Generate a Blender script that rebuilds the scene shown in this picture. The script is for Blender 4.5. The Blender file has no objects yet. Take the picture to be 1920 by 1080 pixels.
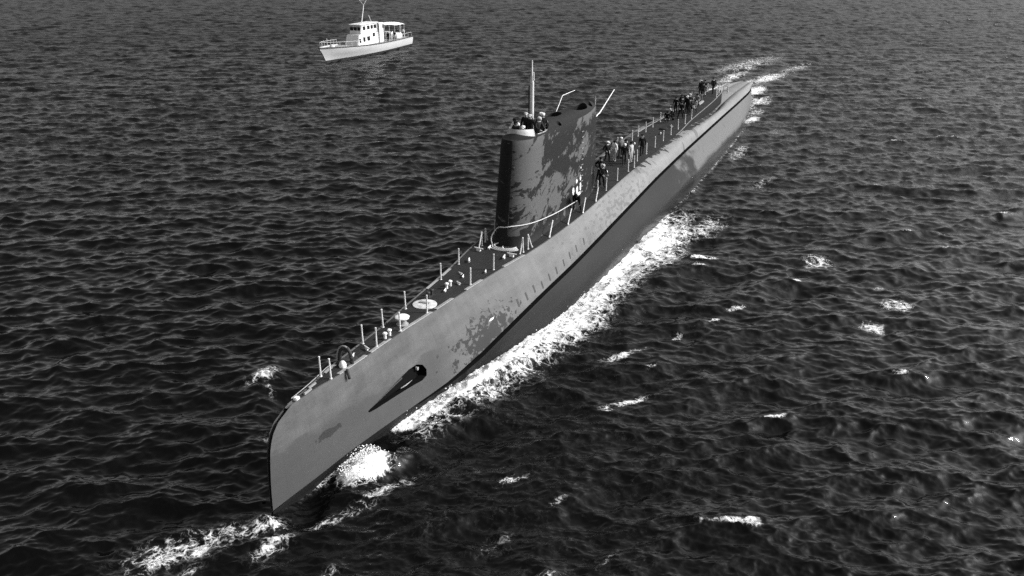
import bpy, bmesh, math, random
import numpy as np
from mathutils import Vector, Matrix
random.seed(7); rng = np.random.default_rng(11)
sc = bpy.context.scene; COL = sc.collection
R = math.radians

# ------------------------------------------------------------------ camera, sky, sun, exposure
CAM_H, PITCH = 21.76, 22.03
cam_d = bpy.data.cameras.new('camera'); cam = bpy.data.objects.new('camera', cam_d); COL.objects.link(cam)
cam.location = (0, 0, CAM_H); cam.rotation_euler = (R(90 - PITCH), 0, 0)
cam_d.sensor_width = 36; cam_d.lens = 36 * 1650 / 1920; cam_d.clip_end = 20000; cam_d.clip_start = 0.5
sc.camera = cam
SUN_AZ, SUN_EL = 86.0, 35.0          # azimuth from +Y towards +X
world = bpy.data.worlds.new('World'); sc.world = world; world.use_nodes = True
wt = world.node_tree; bg = wt.nodes['Background']
sky = wt.nodes.new('ShaderNodeTexSky'); sky.sky_type = 'NISHITA'; sky.sun_disc = False
sky.sun_elevation = R(SUN_EL); sky.sun_rotation = R(SUN_AZ); sky.air_density = 1.0; sky.dust_density = 2.5
bw = wt.nodes.new('ShaderNodeSeparateColor')    # black and white film behind a red filter
wt.links.new(sky.outputs[0], bw.inputs[0]); wt.links.new(bw.outputs[0], bg.inputs[0]); bg.inputs[1].default_value = 0.15
sd = bpy.data.lights.new('sun', 'SUN'); so = bpy.data.objects.new('sun', sd); COL.objects.link(so)
sd.energy = 3.0; sd.angle = R(0.6); sd.color = (1, 1, 1)
sdir = Vector((math.sin(R(SUN_AZ)) * math.cos(R(SUN_EL)), math.cos(R(SUN_AZ)) * math.cos(R(SUN_EL)), math.sin(R(SUN_EL))))
so.rotation_euler = sdir.to_track_quat('Z', 'Y').to_euler(); so.location = (60, 20, 80)
sc.view_settings.view_transform = 'Standard'; sc.view_settings.look = 'None'
sc.view_settings.gamma = 1; sc.view_settings.exposure = 0.65; sc.view_settings.use_curve_mapping = False
sc.cycles.use_denoising = False

# ------------------------------------------------------------------ node helper
class V:
    def __init__(s, nt, sock): s.nt, s.s = nt, sock
    def m(s, op, b=None, c=None, clamp=False):
        n = s.nt.nodes.new('ShaderNodeMath'); n.operation = op; n.use_clamp = clamp
        for i, x in enumerate((s, b, c)):
            if x is None: continue
            if isinstance(x, V): s.nt.links.new(x.s, n.inputs[i])
            else: n.inputs[i].default_value = x
        return V(s.nt, n.outputs[0])
    def __add__(s, b): return s.m('ADD', b)
    __radd__ = __add__
    def __mul__(s, b): return s.m('MULTIPLY', b)
    __rmul__ = __mul__
    def __sub__(s, b): return s.m('SUBTRACT', b)
    def __truediv__(s, b): return s.m('DIVIDE', b)
    def clamp(s): return s.m('ADD', 0.0, clamp=True)
    def max(s, b): return s.m('MAXIMUM', b)
    def step(s, a, b):
        n = s.nt.nodes.new('ShaderNodeMapRange'); n.interpolation_type = 'SMOOTHSTEP'
        s.nt.links.new(s.s, n.inputs[0]); n.inputs[1].default_value = a; n.inputs[2].default_value = b
        return V(s.nt, n.outputs[0])
    def mix(s, b, f):                    # s*(1-f)+b*f
        return s + (f * ((b - s) if isinstance(b, V) else (s * -1 + b)))
class Mat:
    def __init__(s, name):
        s.m = bpy.data.materials.new(name); s.m.use_nodes = True; s.nt = s.m.node_tree
        s.p = s.nt.nodes['Principled BSDF']
    def node(s, t, **k):
        n = s.nt.nodes.new(t)
        for a, b in k.items(): setattr(n, a, b)
        return n
    def v(s, x):
        n = s.node('ShaderNodeValue'); n.outputs[0].default_value = x; return V(s.nt, n.outputs[0])
    def coord(s, which='Object'):
        n = s.node('ShaderNodeTexCoord'); sp = s.node('ShaderNodeSeparateXYZ'); s.nt.links.new(n.outputs[which], sp.inputs[0])
        return [V(s.nt, o) for o in sp.outputs]
    def vec(s, x, y, z=0.0):
        c = s.node('ShaderNodeCombineXYZ')
        for i, q in enumerate((x, y, z)):
            if isinstance(q, V): s.nt.links.new(q.s, c.inputs[i])
            else: c.inputs[i].default_value = q
        return c.outputs[0]
    def noise(s, vec, scale, detail=4.0, rough=0.55, dist=0.0):
        n = s.node('ShaderNodeTexNoise'); s.nt.links.new(vec, n.inputs['Vector'])
        n.inputs['Scale'].default_value = scale; n.inputs['Detail'].default_value = detail
        n.inputs['Roughness'].default_value = rough; n.inputs['Distortion'].default_value = dist
        return V(s.nt, n.outputs['Fac'])
    def vor(s, vec, scale, feature='F1'):
        n = s.node('ShaderNodeTexVoronoi', feature=feature); s.nt.links.new(vec, n.inputs['Vector']); n.inputs['Scale'].default_value = scale
        return V(s.nt, n.outputs['Distance'])
    def attr(s, name):
        n = s.node('ShaderNodeAttribute', attribute_name=name); return V(s.nt, n.outputs['Fac'])
    def blob(s, x, y, x0, y0, rx, ry):   # 1 in the centre, 0 at the rim, negative outside
        a = ((x - x0) * (1 / rx)); b = ((y - y0) * (1 / ry)); return (a * a + b * b).m('SQRT') * -1 + 1
    def out(s, col, rough=0.6, spec=0.3, bump=None, bstr=0.2, bdist=0.02, metal=0.0):
        if isinstance(col, V):
            c = s.node('ShaderNodeCombineColor')
            for i in range(3): s.nt.links.new(col.s, c.inputs[i])
            s.nt.links.new(c.outputs[0], s.p.inputs['Base Color'])
        else: s.p.inputs['Base Color'].default_value = (col, col, col, 1)
        if isinstance(rough, V): s.nt.links.new(rough.s, s.p.inputs['Roughness'])
        else: s.p.inputs['Roughness'].default_value = rough
        s.p.inputs['Specular IOR Level'].default_value = spec; s.p.inputs['Metallic'].default_value = metal
        if bump is not None:
            b = s.node('ShaderNodeBump'); b.inputs['Strength'].default_value = bstr; b.inputs['Distance'].default_value = bdist
            s.nt.links.new(bump.s, b.inputs['Height']); s.nt.links.new(b.outputs[0], s.p.inputs['Normal'])
        return s.m
def simple(name, c, var=0.25, scale=6.0, rough=0.6, spec=0.3):
    M = Mat(name); x, y, z = M.coord(); n = M.noise(M.vec(x, y, z), scale, 5)
    g = M.noise(M.vec(x, y, z), scale * 9, 3)
    return M.out((n - 0.5) * (2 * var * c) + (g - 0.5) * (var * c) + c, rough, spec, g, 0.15, 0.01)

# ------------------------------------------------------------------ mesh helpers
def link(name, me, mat=None, parent=None):
    o = bpy.data.objects.new(name, me); COL.objects.link(o)
    if mat and len(me.materials) == 0: me.materials.append(mat)
    if parent: o.parent = parent
    return o
def mesh(name, verts, faces, uv=None, smooth=True, angle=40):
    me = bpy.data.meshes.new(name); me.from_pydata([tuple(v) for v in verts], [], faces)
    if uv is not None:
        l = me.uv_layers.new(name='UVMap'); idx = np.empty(len(me.loops), np.int32); me.loops.foreach_get('vertex_index', idx)
        l.data.foreach_set('uv', np.asarray(uv, np.float32)[idx].ravel())
    if smooth:
        me.shade_smooth()
        try: me.set_sharp_from_angle(angle=R(angle))
        except Exception: pass
    me.update(); return me
def bmo(name, bm, mat, parent=None, smooth=True, angle=35):
    bmesh.ops.recalc_face_normals(bm, faces=bm.faces)
    me = bpy.data.meshes.new(name); bm.to_mesh(me); bm.free()
    if smooth:
        me.shade_smooth(); me.set_sharp_from_angle(angle=R(angle))
    return link(name, me, mat, parent)
def box(bm, x0, x1, y0, y1, z0, z1, bev=0.0):
    r = bmesh.ops.create_cube(bm, size=1)
    for v in r['verts']: v.co = ((x0 + x1) / 2 + v.co.x * (x1 - x0), (y0 + y1) / 2 + v.co.y * (y1 - y0), (z0 + z1) / 2 + v.co.z * (z1 - z0))
    if bev: bmesh.ops.bevel(bm, geom=list({e for v in r['verts'] for e in v.link_edges}), offset=bev, segments=2, affect='EDGES')
def tube(bm, pts, rad, seg=8, cap=True):
    pts = [Vector(p) for p in pts]; rads = rad if isinstance(rad, (list, tuple)) else [rad] * len(pts); rings = []
    up = Vector((0.013, 0.021, 1.0))
    for i, p in enumerate(pts):
        t = (pts[min(i + 1, len(pts) - 1)] - pts[max(i - 1, 0)]).normalized()
        a = up.cross(t)
        if a.length < 0.05: a = Vector((1, 0.03, 0.02)).cross(t)
        a.normalize(); b = t.cross(a); ring = []
        for k in range(seg):
            q = 2 * math.pi * k / seg; ring.append(bm.verts.new(p + (a * math.cos(q) + b * math.sin(q)) * rads[i]))
        rings.append(ring)
    for r0, r1 in zip(rings, rings[1:]):
        for k in range(seg): bm.faces.new((r0[k], r0[(k + 1) % seg], r1[(k + 1) % seg], r1[k]))
    if cap: bm.faces.new(rings[0][::-1]); bm.faces.new(rings[-1])
def lathe(bm, prof, cx=0, cy=0, seg=20):
    rings = []
    for r, z in prof:
        rings.append([bm.verts.new((cx + r * math.cos(2 * math.pi * k / seg), cy + r * math.sin(2 * math.pi * k / seg), z)) for k in range(seg)])
    for a, b in zip(rings, rings[1:]):
        for k in range(seg): bm.faces.new((a[k], a[(k + 1) % seg], b[(k + 1) % seg], b[k]))
    bm.faces.new(rings[0][::-1]); bm.faces.new(rings[-1])
def pchip(xs, ys):
    xs = np.asarray(xs, float); ys = np.asarray(ys, float); h = np.diff(xs); d = np.diff(ys) / h
    m = np.zeros(len(xs)); m[0], m[-1] = d[0], d[-1]
    for i in range(1, len(xs) - 1):
        if d[i - 1] * d[i] > 0:
            w1, w2 = 2 * h[i] + h[i - 1], h[i] + 2 * h[i - 1]; m[i] = (w1 + w2) / (w1 / d[i - 1] + w2 / d[i])
    def f(x):
        x = np.clip(np.asarray(x, float), xs[0], xs[-1]); i = np.clip(np.searchsorted(xs, x) - 1, 0, len(h) - 1); t = (x - xs[i]) / h[i]
        return ((1 + 2 * t) * (1 - t) ** 2 * ys[i] + t * (1 - t) ** 2 * h[i] * m[i] + t * t * (3 - 2 * t) * ys[i + 1] + t * t * (t - 1) * h[i] * m[i + 1])
    return f
def empty(name, loc, rz, label, cat, group=None):
    o = bpy.data.objects.new(name, None); COL.objects.link(o); o.location = loc; o.rotation_euler = (0, 0, rz); o.empty_display_size = 0.3
    tag(o, label, cat, group); return o
def tag(o, label=None, cat=None, group=None, kind=None):
    for k, x in (('label', label), ('category', cat), ('group', group), ('kind', kind)):
        if x: o[k] = x
def cut(o, cutters):
    for c in cutters:
        md = o.modifiers.new('cut', 'BOOLEAN'); md.operation = 'DIFFERENCE'; md.solver = 'EXACT'; md.object = c
    bpy.context.view_layer.update()
    dg = bpy.context.evaluated_depsgraph_get(); me = bpy.data.meshes.new_from_object(o.evaluated_get(dg))
    o.modifiers.clear(); old = o.data; nm = old.name; o.data = me; bpy.data.meshes.remove(old); me.name = nm
    for c in cutters: m = c.data; bpy.data.objects.remove(c); bpy.data.meshes.remove(m)
    me.shade_smooth(); me.set_sharp_from_angle(angle=R(40))

# ------------------------------------------------------------------ where the boat lies
BOW = Vector((-9.652, 29.539, 0)); TH = R(23.81)
DX, DY = math.sin(TH), math.cos(TH); NX, NY = math.cos(TH), -math.sin(TH)     # aft and port directions
def W(s, o, z): return Vector((BOW.x + s * DX + o * NX, BOW.y + s * DY + o * NY, z))
H = 4.12
# half widths along the hull, metres aft of the stem
deck_w = pchip([0, 2, 4.1, 7.4, 9.5, 11.6, 15.7, 18.6, 21.7, 25.7, 31, 36, 45, 58, 66, 76, 85, 108], [.10, .22, .45, .56, .64, .82, 1.14, 1.4, 1.8, 2.08, 2.2, 2.08, 1.9, 1.86, 1.5, 1.34, 1.0, 1.0])
sh_w = pchip([0, 2, 4.1, 7.4, 9.5, 11.6, 15.7, 18.6, 21.7, 25.7, 31, 36, 45, 58, 66, 76, 84, 90, 100, 105, 108], [.10, .22, .45, .56, .64, .82, 1.14, 1.4, 1.8, 2.08, 2.2, 2.08, 1.9, 1.87, 1.85, 1.7, 1.15, .95, .75, .5, .12])
sh_z = pchip([0, 57, 62, 66, 76, 84, 90, 100, 105, 108], [H, H, 3.95, 3.6, 3.0, 2.85, 2.75, 2.42, 2.15, 1.7])
ln_w = pchip([0, 2, 5, 10, 11.5, 14, 16.4, 21, 28, 40, 48, 60, 76, 84, 90, 95, 100, 105, 108], [.05, .5, .95, 1.72, 2.0, 2.3, 2.62, 2.95, 3.08, 3.0, 2.98, 2.96, 2.75, 2.6, 2.42, 2.1, 1.62, .95, .25])
ln_z = pchip([0, 2, 5, 10, 11.5, 14, 16.4, 21, 28, 40, 48, 60, 76, 84, 90, 95, 100, 105, 108], [.15, .42, .62, .72, .74, .85, 1.25, 1.75, 2.0, 2.4, 2.7, 2.85, 2.7, 2.55, 2.4, 2.1, 1.75, 1.4, 1.2])
mx_w = pchip([0, 2, 5, 8, 11, 14, 17, 20, 30, 40, 52, 60, 80, 90, 96, 104, 108], [.03, .3, .62, 1.0, 1.5, 2.2, 2.85, 3.25, 3.9, 4.1, 4.4, 4.4, 4.0, 3.1, 2.4, 1.25, .3])
mx_z = pchip([0, 12, 20, 40, 60, 85, 108], [-.3, -.2, .2, .5, .6, .5, .4])
keel = pchip([0, 4, 12, 90, 108], [-2.6, -3.6, -4.4, -4.2, -1.0])
stem_s = pchip([-4.4, -2.0, .2, 2.6, 3.3, 3.75, 4.02, 4.2], [1.6, .3, -.03, .14, .36, .74, 1.35, 2.0])
def stretch(s, z):          # the rounded stem: lines start where the stem is at that height
    k = np.clip(1 - s / 9.0, 0, 1); return s + stem_s(z) * k

# ------------------------------------------------------------------ materials of the submarine
def hull_upper():
    M = Mat('hull_grey_paint'); n = M.node('ShaderNodeUVMap'); sp = M.node('ShaderNodeSeparateXYZ'); M.nt.links.new(n.outputs[0], sp.inputs[0])
    s, t = V(M.nt, sp.outputs[0]), V(M.nt, sp.outputs[1])
    v = M.vec(s, t); big = M.noise(M.vec(s * .25, t * .8), 1.0, 4); mid = M.noise(M.vec(s * .8, t * 2.0), 1.0, 5); fine = M.noise(v, 38, 3, .7); grit = M.noise(v, 9, 5, .65)
    col = (s.step(8, 46) * .10 + .085)
    col = col + (big - .5) * .10 + (mid - .5) * .06 + (M.noise(M.vec(s * 1.4, t * .22), 1.3, 5, .6) - .5) * .045 + (fine - .5) * .045 + (grit - .5) * .04
    # darker tone low on the bow with a soft upper edge
    low = ((t - 1.35) + (mid - .5) * 1.6 - s * .02).step(0, .35) * (s * -1).step(-13.5, -10.5)
    col = col.mix(.055, low * .8)
    # runs down from the deck edge
    run = M.noise(M.vec(s * 1.6, t * .14), 1.0, 5, .6); col = col * (run.step(.62, .7) * (t * -1).step(-2.2, -.2) * -.28 + 1)
    # scraped patches
    scr = M.noise(M.vec(s * .9 + 40, t * 1.1), 2.3, 7, .66, .3)
    p1 = (scr + M.blob(s, t, 15.6, 2.7, 3.8, 1.5).max(-1) * .27).step(.60, .63)
    p2 = (scr + M.blob(s, t, 3.3, 2.1, 1.1, .26).max(-1) * .5).step(.62, .66)
    p3 = (M.noise(M.vec(s * 1.1, t * 2.4 + 9), 1.2, 5) + M.blob(s, t, 37, 1.2, 12, 1.5).max(-1) * .16).step(.6, .68) * .45
    col = col.mix(.02, p1 * .92).mix(.025, p2 * .85).mix(.06, p3)
    # black deck paint lapping over the shoulder aft, in fingers
    f = M.noise(M.vec(s * .55 + 3, t * .35), 1.0, 5, .62, .6)
    lap = (f * 3.4 - 1.5 - t * .85).step(-.03, .05) * s.step(42, 46) * (s * -1).step(-85, -74)
    col = col.mix(.022, lap)
    g2 = (M.noise(M.vec(s * .35 + 7, t * .2), 1.0, 3) * 1.0).step(.60, .63) * s.step(42, 48) * (s * -1).step(-80, -70)
    col = col.mix(.075, g2 * .8)
    # ghost of frames
    fr = (s * 1.25).m('FRACT').step(.94, .97); col = col * (fr * -.06 + 1)
    return M.out(col, .62, .2, grit + fine * .5, .3, .012)
def hull_lower():
    M = Mat('hull_dark_boot_paint'); n = M.node('ShaderNodeUVMap'); sp = M.node('ShaderNodeSeparateXYZ'); M.nt.links.new(n.outputs[0], sp.inputs[0])
    s, t = V(M.nt, sp.outputs[0]), V(M.nt, sp.outputs[1]); v = M.vec(s, t)
    big = M.noise(M.vec(s * .2, t * .6), 1.0, 4); fine = M.noise(v, 36, 3, .7); grit = M.noise(v, 8, 5, .65)
    edge = (s + (M.noise(M.vec(s * .35, t * .6), 1.0, 4) - .5) * 26).step(53, 59)
    col = (edge * .095 + .011) + (big - .5) * .012 + (fine - .5) * .014 + (grit - .5) * .012
    fr = (s * .4).m('FRACT').step(.975, .99); col = col * (fr * .15 + 1)
    wet = (t + (grit - .5) * .5 + (big - .5) * 1.1).step(1.65, 2.2); col = col.mix(.014, wet * .85)
    spl = M.noise(M.vec(s * .7, t * .4), 1.2, 4).step(.66, .7) * s.step(52, 60); col = col.mix(.07, spl * .6)
    rough = wet * -.35 + .6
    return M.out(col, rough, .15, grit + fine * .4, .25, .012)
def sail_paint():
    M = Mat('flaking_sail_paint'); n = M.node('ShaderNodeUVMap'); sp = M.node('ShaderNodeSeparateXYZ'); M.nt.links.new(n.outputs[0], sp.inputs[0])
    s, z = V(M.nt, sp.outputs[0]), V(M.nt, sp.outputs[1]); v = M.vec(s, z)
    skew = M.vec(s * .6, z * 1.2 + s * -.36)
    fl = M.noise(skew, 1.15, 8, .66, .35); fl2 = M.noise(M.vec(s * 1.2, z * 1.5 + s * -.4), 2.2, 5, .6); fine = M.noise(v, 40, 3, .7); grit = M.noise(v, 9, 5, .65)
    bias = M.blob(s, z, 24.3, 9.3, 2.6, 2.6).max(-.4) * .5
    bias = bias.max(M.blob(s, z, 26.5, 6.3, 5.5, 1.5).max(-.4) * .42)
    bias = bias.max(M.blob(s, z, 33.6, 8.0, 2.4, .9).max(-.4) * .4)
    bias = bias.max(M.blob(s, z, 35.5, 9.9, 3.5, .6).max(-.4) * .5)
    m = (fl * 1.25 - .12 + bias * .55 + (fl2 - .5) * .5).step(.54, .585)
    col = ((fine - .5) * .018 + (grit - .5) * .016 + .015).mix((grit - .5) * .06 + (fine - .5) * .035 + .085, m * ((s * -1).step(-101, -99) * .75 + .25))
    wh = None
    for a, b, rx, ry in ((31.5, 5.45, .28, .36), (32.2, 5.95, .22, .25), (32.3, 5.3, .28, .4), (33.0, 6.0, .2, .3), (33.0, 5.4, .26, .4), (32.7, 4.95, .5, .2), (33.1, 6.7, .12, .12)):
        q = M.blob(s, z, a, b, rx, ry); wh = q if wh is None else wh.max(q)
    col = col.mix(.7, (wh + (fl2 - .5) * .9 + (grit - .5)).step(.2, .45))
    seam = ((s * .5).m('FRACT').step(.985, .995) + (z * .62).m('FRACT').step(.985, .995)); col = col * (seam * -.22 + 1)
    return M.out(col, .65, .1, grit + fine * .4, .3, .012)
M_UP, M_LOW, M_SAIL = hull_upper(), hull_lower(), sail_paint()
def deck_mat():
    M = Mat('black_deck_paint'); x, y, z = M.coord(); v = M.vec(x, y)
    n = M.noise(M.vec(x * .5, y), 1.2, 5); g = M.noise(v, 14, 5, .7); f = M.noise(M.vec(x, y * 2.2), 3.2, 5, .6)
    col = (n - .5) * .02 + (g - .5) * .03 + .024; col = col.mix(.10, f.step(.64, .7) * .7)
    pl = (y * 5.5).m('FRACT').step(.86, .95); col = col * (pl * -.4 + 1)
    return M.out(col, .75, .1, g + pl * -1, .4, .02)
M_DECK = deck_mat()
M_BLK = simple('black_paint', .03, .5, 3); M_WALL = simple('dark_casing_wall_paint', .014, .4, 1.5, .8, .1)
M_WHT = simple('white_paint', .72, .12, 5); M_STN = simple('galvanised_post', .6, .15, 12)
M_LIP = simple('bare_light_trim', .26, .35, 2.2); M_GAP = simple('black_slot', .006, .3, 2, .9, .02); M_ROPE = simple('pale_rope', .5, .3, 30)
M_CHIP = simple('dark_hull_mark', .06, .4, 8, .7, .1); M_MAST = simple('worn_white_mast_paint', .55, .35, 4)

sub = empty('submarine', W(0, 0, 0), math.pi / 2 - TH, 'long grey diesel submarine under way with a tall flaking sail', 'submarine')
def loft(name, SS, sec, mat, parent, close_ends=False, uvf=None):
    n = None; vs, uv, fs = [], [], []
    for s in SS:
        pts = sec(float(s)); n = len(pts); acc = 0
        for k, (o, z, t) in enumerate(pts):
            ss = float(stretch(s, z)); vs.append((ss, -o, z)); uv.append((ss, t))
    for i in range(len(SS) - 1):
        for k in range(n - 1):
            a = i * n + k; fs.append((a, a + 1, a + n + 1, a + n))
    if close_ends: fs.append(tuple(range(n - 1, -1, -1))); fs.append(tuple(range((len(SS) - 1) * n, len(SS) * n)))
    return link(name, mesh(name, vs, fs, uv), mat, parent)
SS = np.unique(np.concatenate([np.linspace(0, 14, 90), np.linspace(14, 60, 110), np.linspace(60, 100, 90), 108 - 8 * (np.linspace(1, 0, 30) ** 2)]))
def sec_upper(s):
    aw, az, lw, lz = float(sh_w(s)), float(sh_z(s)), float(ln_w(s)), float(ln_z(s))
    lz2 = lz + (.24 if s > 14 else .24 * max(0, (s - 10) / 4))
    crown = 0.0 if s < 60 else .16 * min(1, (s - 60) / 10) * aw
    half = [(0, az - .06 + crown + (.06 if s > 60 else 0), 0), (aw * .5, az - .06 + crown * .75 + (.06 if s > 60 else 0), 0)]
    if s < 60: half += [(max(aw - .09, aw * .6), az - .05, 0), (max(aw - .07, aw * .7), az, 0)]
    else: half += [(aw * .8, az + crown * .35, 0), (aw * .9, az + crown * .18, 0)]
    bul = .05 + .16 * min(1, max(0, (s - 14) / 22)) + .16 * min(1, max(0, (s - 40) / 20))
    T = 0; N = 12; last = (aw, az)
    for k in range(N + 1):
        u = k / N; w = aw + (lw - aw) * u; z = az + (lz2 - az) * u
        b = bul * math.sin(math.pi * u) * (1 if s > 5 else s / 5)
        L = math.hypot(lw - aw, lz2 - az) + 1e-6; w += b * (az - lz2) / L; z += b * (lw - aw) / L
        T += math.hypot(w - last[0], z - last[1]); last = (w, z); half.append((w, z, T))
    half.append((max(lw - .35, lw * .5), lz2 - .02, T))
    return [(o, z, t) for o, z, t in reversed(half)] + [(-o, z, t) for o, z, t in half[1:]]
up_o = loft('upper_hull', SS, sec_upper, M_UP, sub)
def sec_groove(s):
    lw, lz = float(ln_w(s)), float(ln_z(s)); i = max(lw - .3, lw * .5)
    e = .055 * min(1, lw)
    return [(lw + e, lz - .062, 0), (lw - .05, lz - .055, 0), (i, lz - .06, 0), (i, lz + .3, 0), (-i, lz + .3, 0), (-i, lz - .06, 0), (-lw + .05, lz - .055, 0), (-lw - e, lz - .062, 0)]
loft('side_slot', SS[(SS > 9) & (SS < 106)], sec_groove, M_GAP, sub)  # near-black colour puts the unlit dark of the gap into its surfaces
def sec_lower(s):
    lw, lz, mw, mz, kz = float(ln_w(s)), float(ln_z(s)), float(mx_w(s)), float(mx_z(s)), float(keel(s))
    off = .06 if s > 13 else -.1
    P = [(lw + off * min(1, lw) - .004, lz - .056), (lw + off * min(1, lw), lz - .06), ((lw + mw) / 2 + .16 * max(0, mw - lw), (lz * .55 + mz * .45)), (mw, mz), (mw * .94, (mz * .55 + kz * .45)), (mw * .55, kz * .86), (0, kz)]
    out = [P[0]]; Q = P[1:]
    for i in range(len(Q) - 1):
        p0, p1, p2, p3 = Q[max(i - 1, 0)], Q[i], Q[i + 1], Q[min(i + 2, len(Q) - 1)]
        for j in range(5):
            t = j / 5; c = lambda a: .5 * (2 * p1[a] + (p2[a] - p0[a]) * t + (2 * p0[a] - 5 * p1[a] + 4 * p2[a] - p3[a]) * t * t + (-p0[a] + 3 * p1[a] - 3 * p2[a] + p3[a]) * t ** 3)
            out.append((c(0), c(1)))
    out.append(Q[-1]); T = 0; h = []
    for i, (w, z) in enumerate(out):
        if i > 1: T += math.hypot(w - out[i - 1][0], z - out[i - 1][1])
        h.append((w, z, T))
    return h + [(-w, z, t) for w, z, t in reversed(h[:-1])]
loft('lower_hull', SS, sec_lower, M_LOW, sub)
# deck and its casing wall aft
SD = SS[(SS >= .4) & (SS <= 85.5)]
vs, fs = [], []
for s in SD:
    w = float(deck_w(s)) * (1 if s < 82 else max(.25, math.sqrt(max(0, 1 - ((s - 82) / 3.6) ** 2)))); inn = max(w - .1, w * .62)
    ss = float(stretch(s, H))
    for k in range(7):
        u = -1 + k / 3; vs.append((ss, u * inn, H - .012 + .05 * (1 - u * u) * min(1, w)))
for i in range(len(SD) - 1):
    for k in range(6): a = i * 7 + k; fs.append((a, a + 7, a + 8, a + 1))
deck = link('deck', mesh('deck', vs, fs), M_DECK, sub)
for sg in (-1, 1):       # casing wall beside the after deck with a pale rim
    vs, fs = [], []; S2 = SD[SD > 57.5]
    for s in S2:
        w = float(deck_w(s)) * (1 if s < 82 else max(.25, math.sqrt(max(0, 1 - ((s - 82) / 3.6) ** 2))))
        zb = float(sh_z(s)) - .15
        for o, z in ((w - .1, H - .03), (w - .09, H + .01), (w, H + .01), (w + .03, H - .12), (w + .03, min(zb, H - .3))): vs.append((s, sg * o, z))
    for i in range(len(S2) - 1):
        for k in range(4): a = i * 5 + k; fs.append((a, a + 1, a + 6, a + 5))
    ob = link('casing_wall', mesh('casing_wall', vs, fs), M_WALL, sub); ob.data.materials.append(M_LIP)
    for p in ob.data.polygons:
        if p.index % 4 < 2: p.material_index = 1
for s0, s1, sg in ((3.7, 6.2, -1), (6.6, 8.6, -1), (9.5, 12.2, -1), (12.6, 14.2, -1), (15.5, 17.2, -1), (19.5, 21.8, -1), (3.5, 4.6, 1), (16.8, 18.0, 1), (14.8, 16.3, 1)):  # pale edge plates
    bm = bmesh.new(); n = 8
    for k in range(n):
        a, b = s0 + (s1 - s0) * k / n, s0 + (s1 - s0) * (k + 1) / n; v = []
        for s in (a, b):
            w = float(deck_w(s)); x = float(stretch(s, H))
            for o, z in ((w - .22 if w > .5 else w * .5, H + .012), (w - .05, H + .022), (w + .012, H - .05)): v.append(bm.verts.new((x, sg * o, z)))
        bm.faces.new((v[0], v[1], v[4], v[3])); bm.faces.new((v[1], v[2], v[5], v[4]))
    bmesh.ops.remove_doubles(bm, verts=bm.verts, dist=.0005); bmo('edge_plate', bm, M_LIP, sub)
# bow plane folded into its slot, port side
def side_pt(s, z, out=0.0):      # a point on the upper hull side
    pts = [p for p in sec_upper(s)[::-1] if p[0] < 0]; pts = [(-o, zz) for o, zz, t in pts if t > 0 or True]
    pts = [p for p in pts if p[0] > 0]
    zs = np.array([p[1] for p in pts][-14:]); ws = np.array([p[0] for p in pts][-14:])
    w = float(np.interp(z, zs[::-1] if zs[0] > zs[-1] else zs, ws[::-1] if zs[0] > zs[-1] else ws)); return w
def side_w(s, z):
    pts = [(o, zz) for o, zz, t in sec_upper(s) if t > 0 and o > 0]; pts.sort(key=lambda p: p[1])
    return float(np.interp(z, [p[1] for p in pts], [p[0] for p in pts]))
outl = [(5.9, 1.74), (5.82, 1.82), (6.0, 1.9), (7.0, 2.08), (8.2, 2.28), (9.1, 2.42), (9.75, 2.42), (10.15, 2.24), (10.3, 1.95), (10.2, 1.68), (9.8, 1.58), (9.1, 1.62), (8.0, 1.66), (7.1, 1.68), (6.4, 1.7)]
bm = bmesh.new()
f0 = [bm.verts.new((s, -(side_w(s, z) + .25), z)) for s, z in outl]; f1 = [bm.verts.new((s, -(side_w(s, z) - .34), z)) for s, z in outl]
bm.faces.new(f0); bm.faces.new(f1[::-1])
for k in range(len(outl)): j = (k + 1) % len(outl); bm.faces.new((f0[j], f0[k], f1[k], f1[j]))
bmesh.ops.triangulate(bm, faces=[f for f in bm.faces if len(f.verts) > 4])
cutter = bmo('cutter', bm, None, sub, smooth=False)
for p in (cutter,): p.matrix_parent_inverse.identity()
bpy.context.view_layer.update()
# pocket lining in the slot
hole = [(s, z) for s, z in outl]
bm = bmesh.new(); cs, cz = sum(s for s, z in hole) / len(hole), sum(z for s, z in hole) / len(hole)
gr = [(cs + (s - cs) * 1.02, cz + (z - cz) * 1.04) for s, z in hole]
a_ = [bm.verts.new((s, -(side_w(s, z) - .004), z)) for s, z in gr]; b_ = [bm.verts.new((s, -(side_w(s, z) - .45), z)) for s, z in gr]
for k in range(len(gr)): j = (k + 1) % len(gr); bm.faces.new((a_[j], a_[k], b_[k], b_[j]))
bm.faces.new(b_)
pocket = bmo('plane_slot', bm, M_GAP, sub, smooth=False)
cut(up_o, [cutter])
bm = bmesh.new()          # the folded plane: blade, shaft and edge rails
L0 = [(6.2, 1.8), (7.1, 2.02), (8.3, 2.22), (9.4, 2.36), (9.8, 2.1), (9.6, 1.8), (8.6, 1.76), (7.1, 1.77)]
t_ = [bm.verts.new((s, -(side_w(s, z) - .16), z)) for s, z in L0]; u_ = [bm.verts.new((s, -(side_w(s, z) - .30), z)) for s, z in L0]
bm.faces.new(t_); bm.faces.new(u_[::-1])
for k in range(len(L0)): j = (k + 1) % len(L0); bm.faces.new((t_[j], t_[k], u_[k], u_[j]))
plane = bmo('bow_plane', bm, M_GAP, sub, smooth=False)
bm = bmesh.new(); tube(bm, [(s, -(side_w(s, z) - .1), z) for s, z in ((5.95, 1.82), (6.8, 1.94), (7.6, 2.06), (8.6, 2.2))], .045, 8); bmo('plane_shaft', bm, M_BLK, plane)
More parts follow.
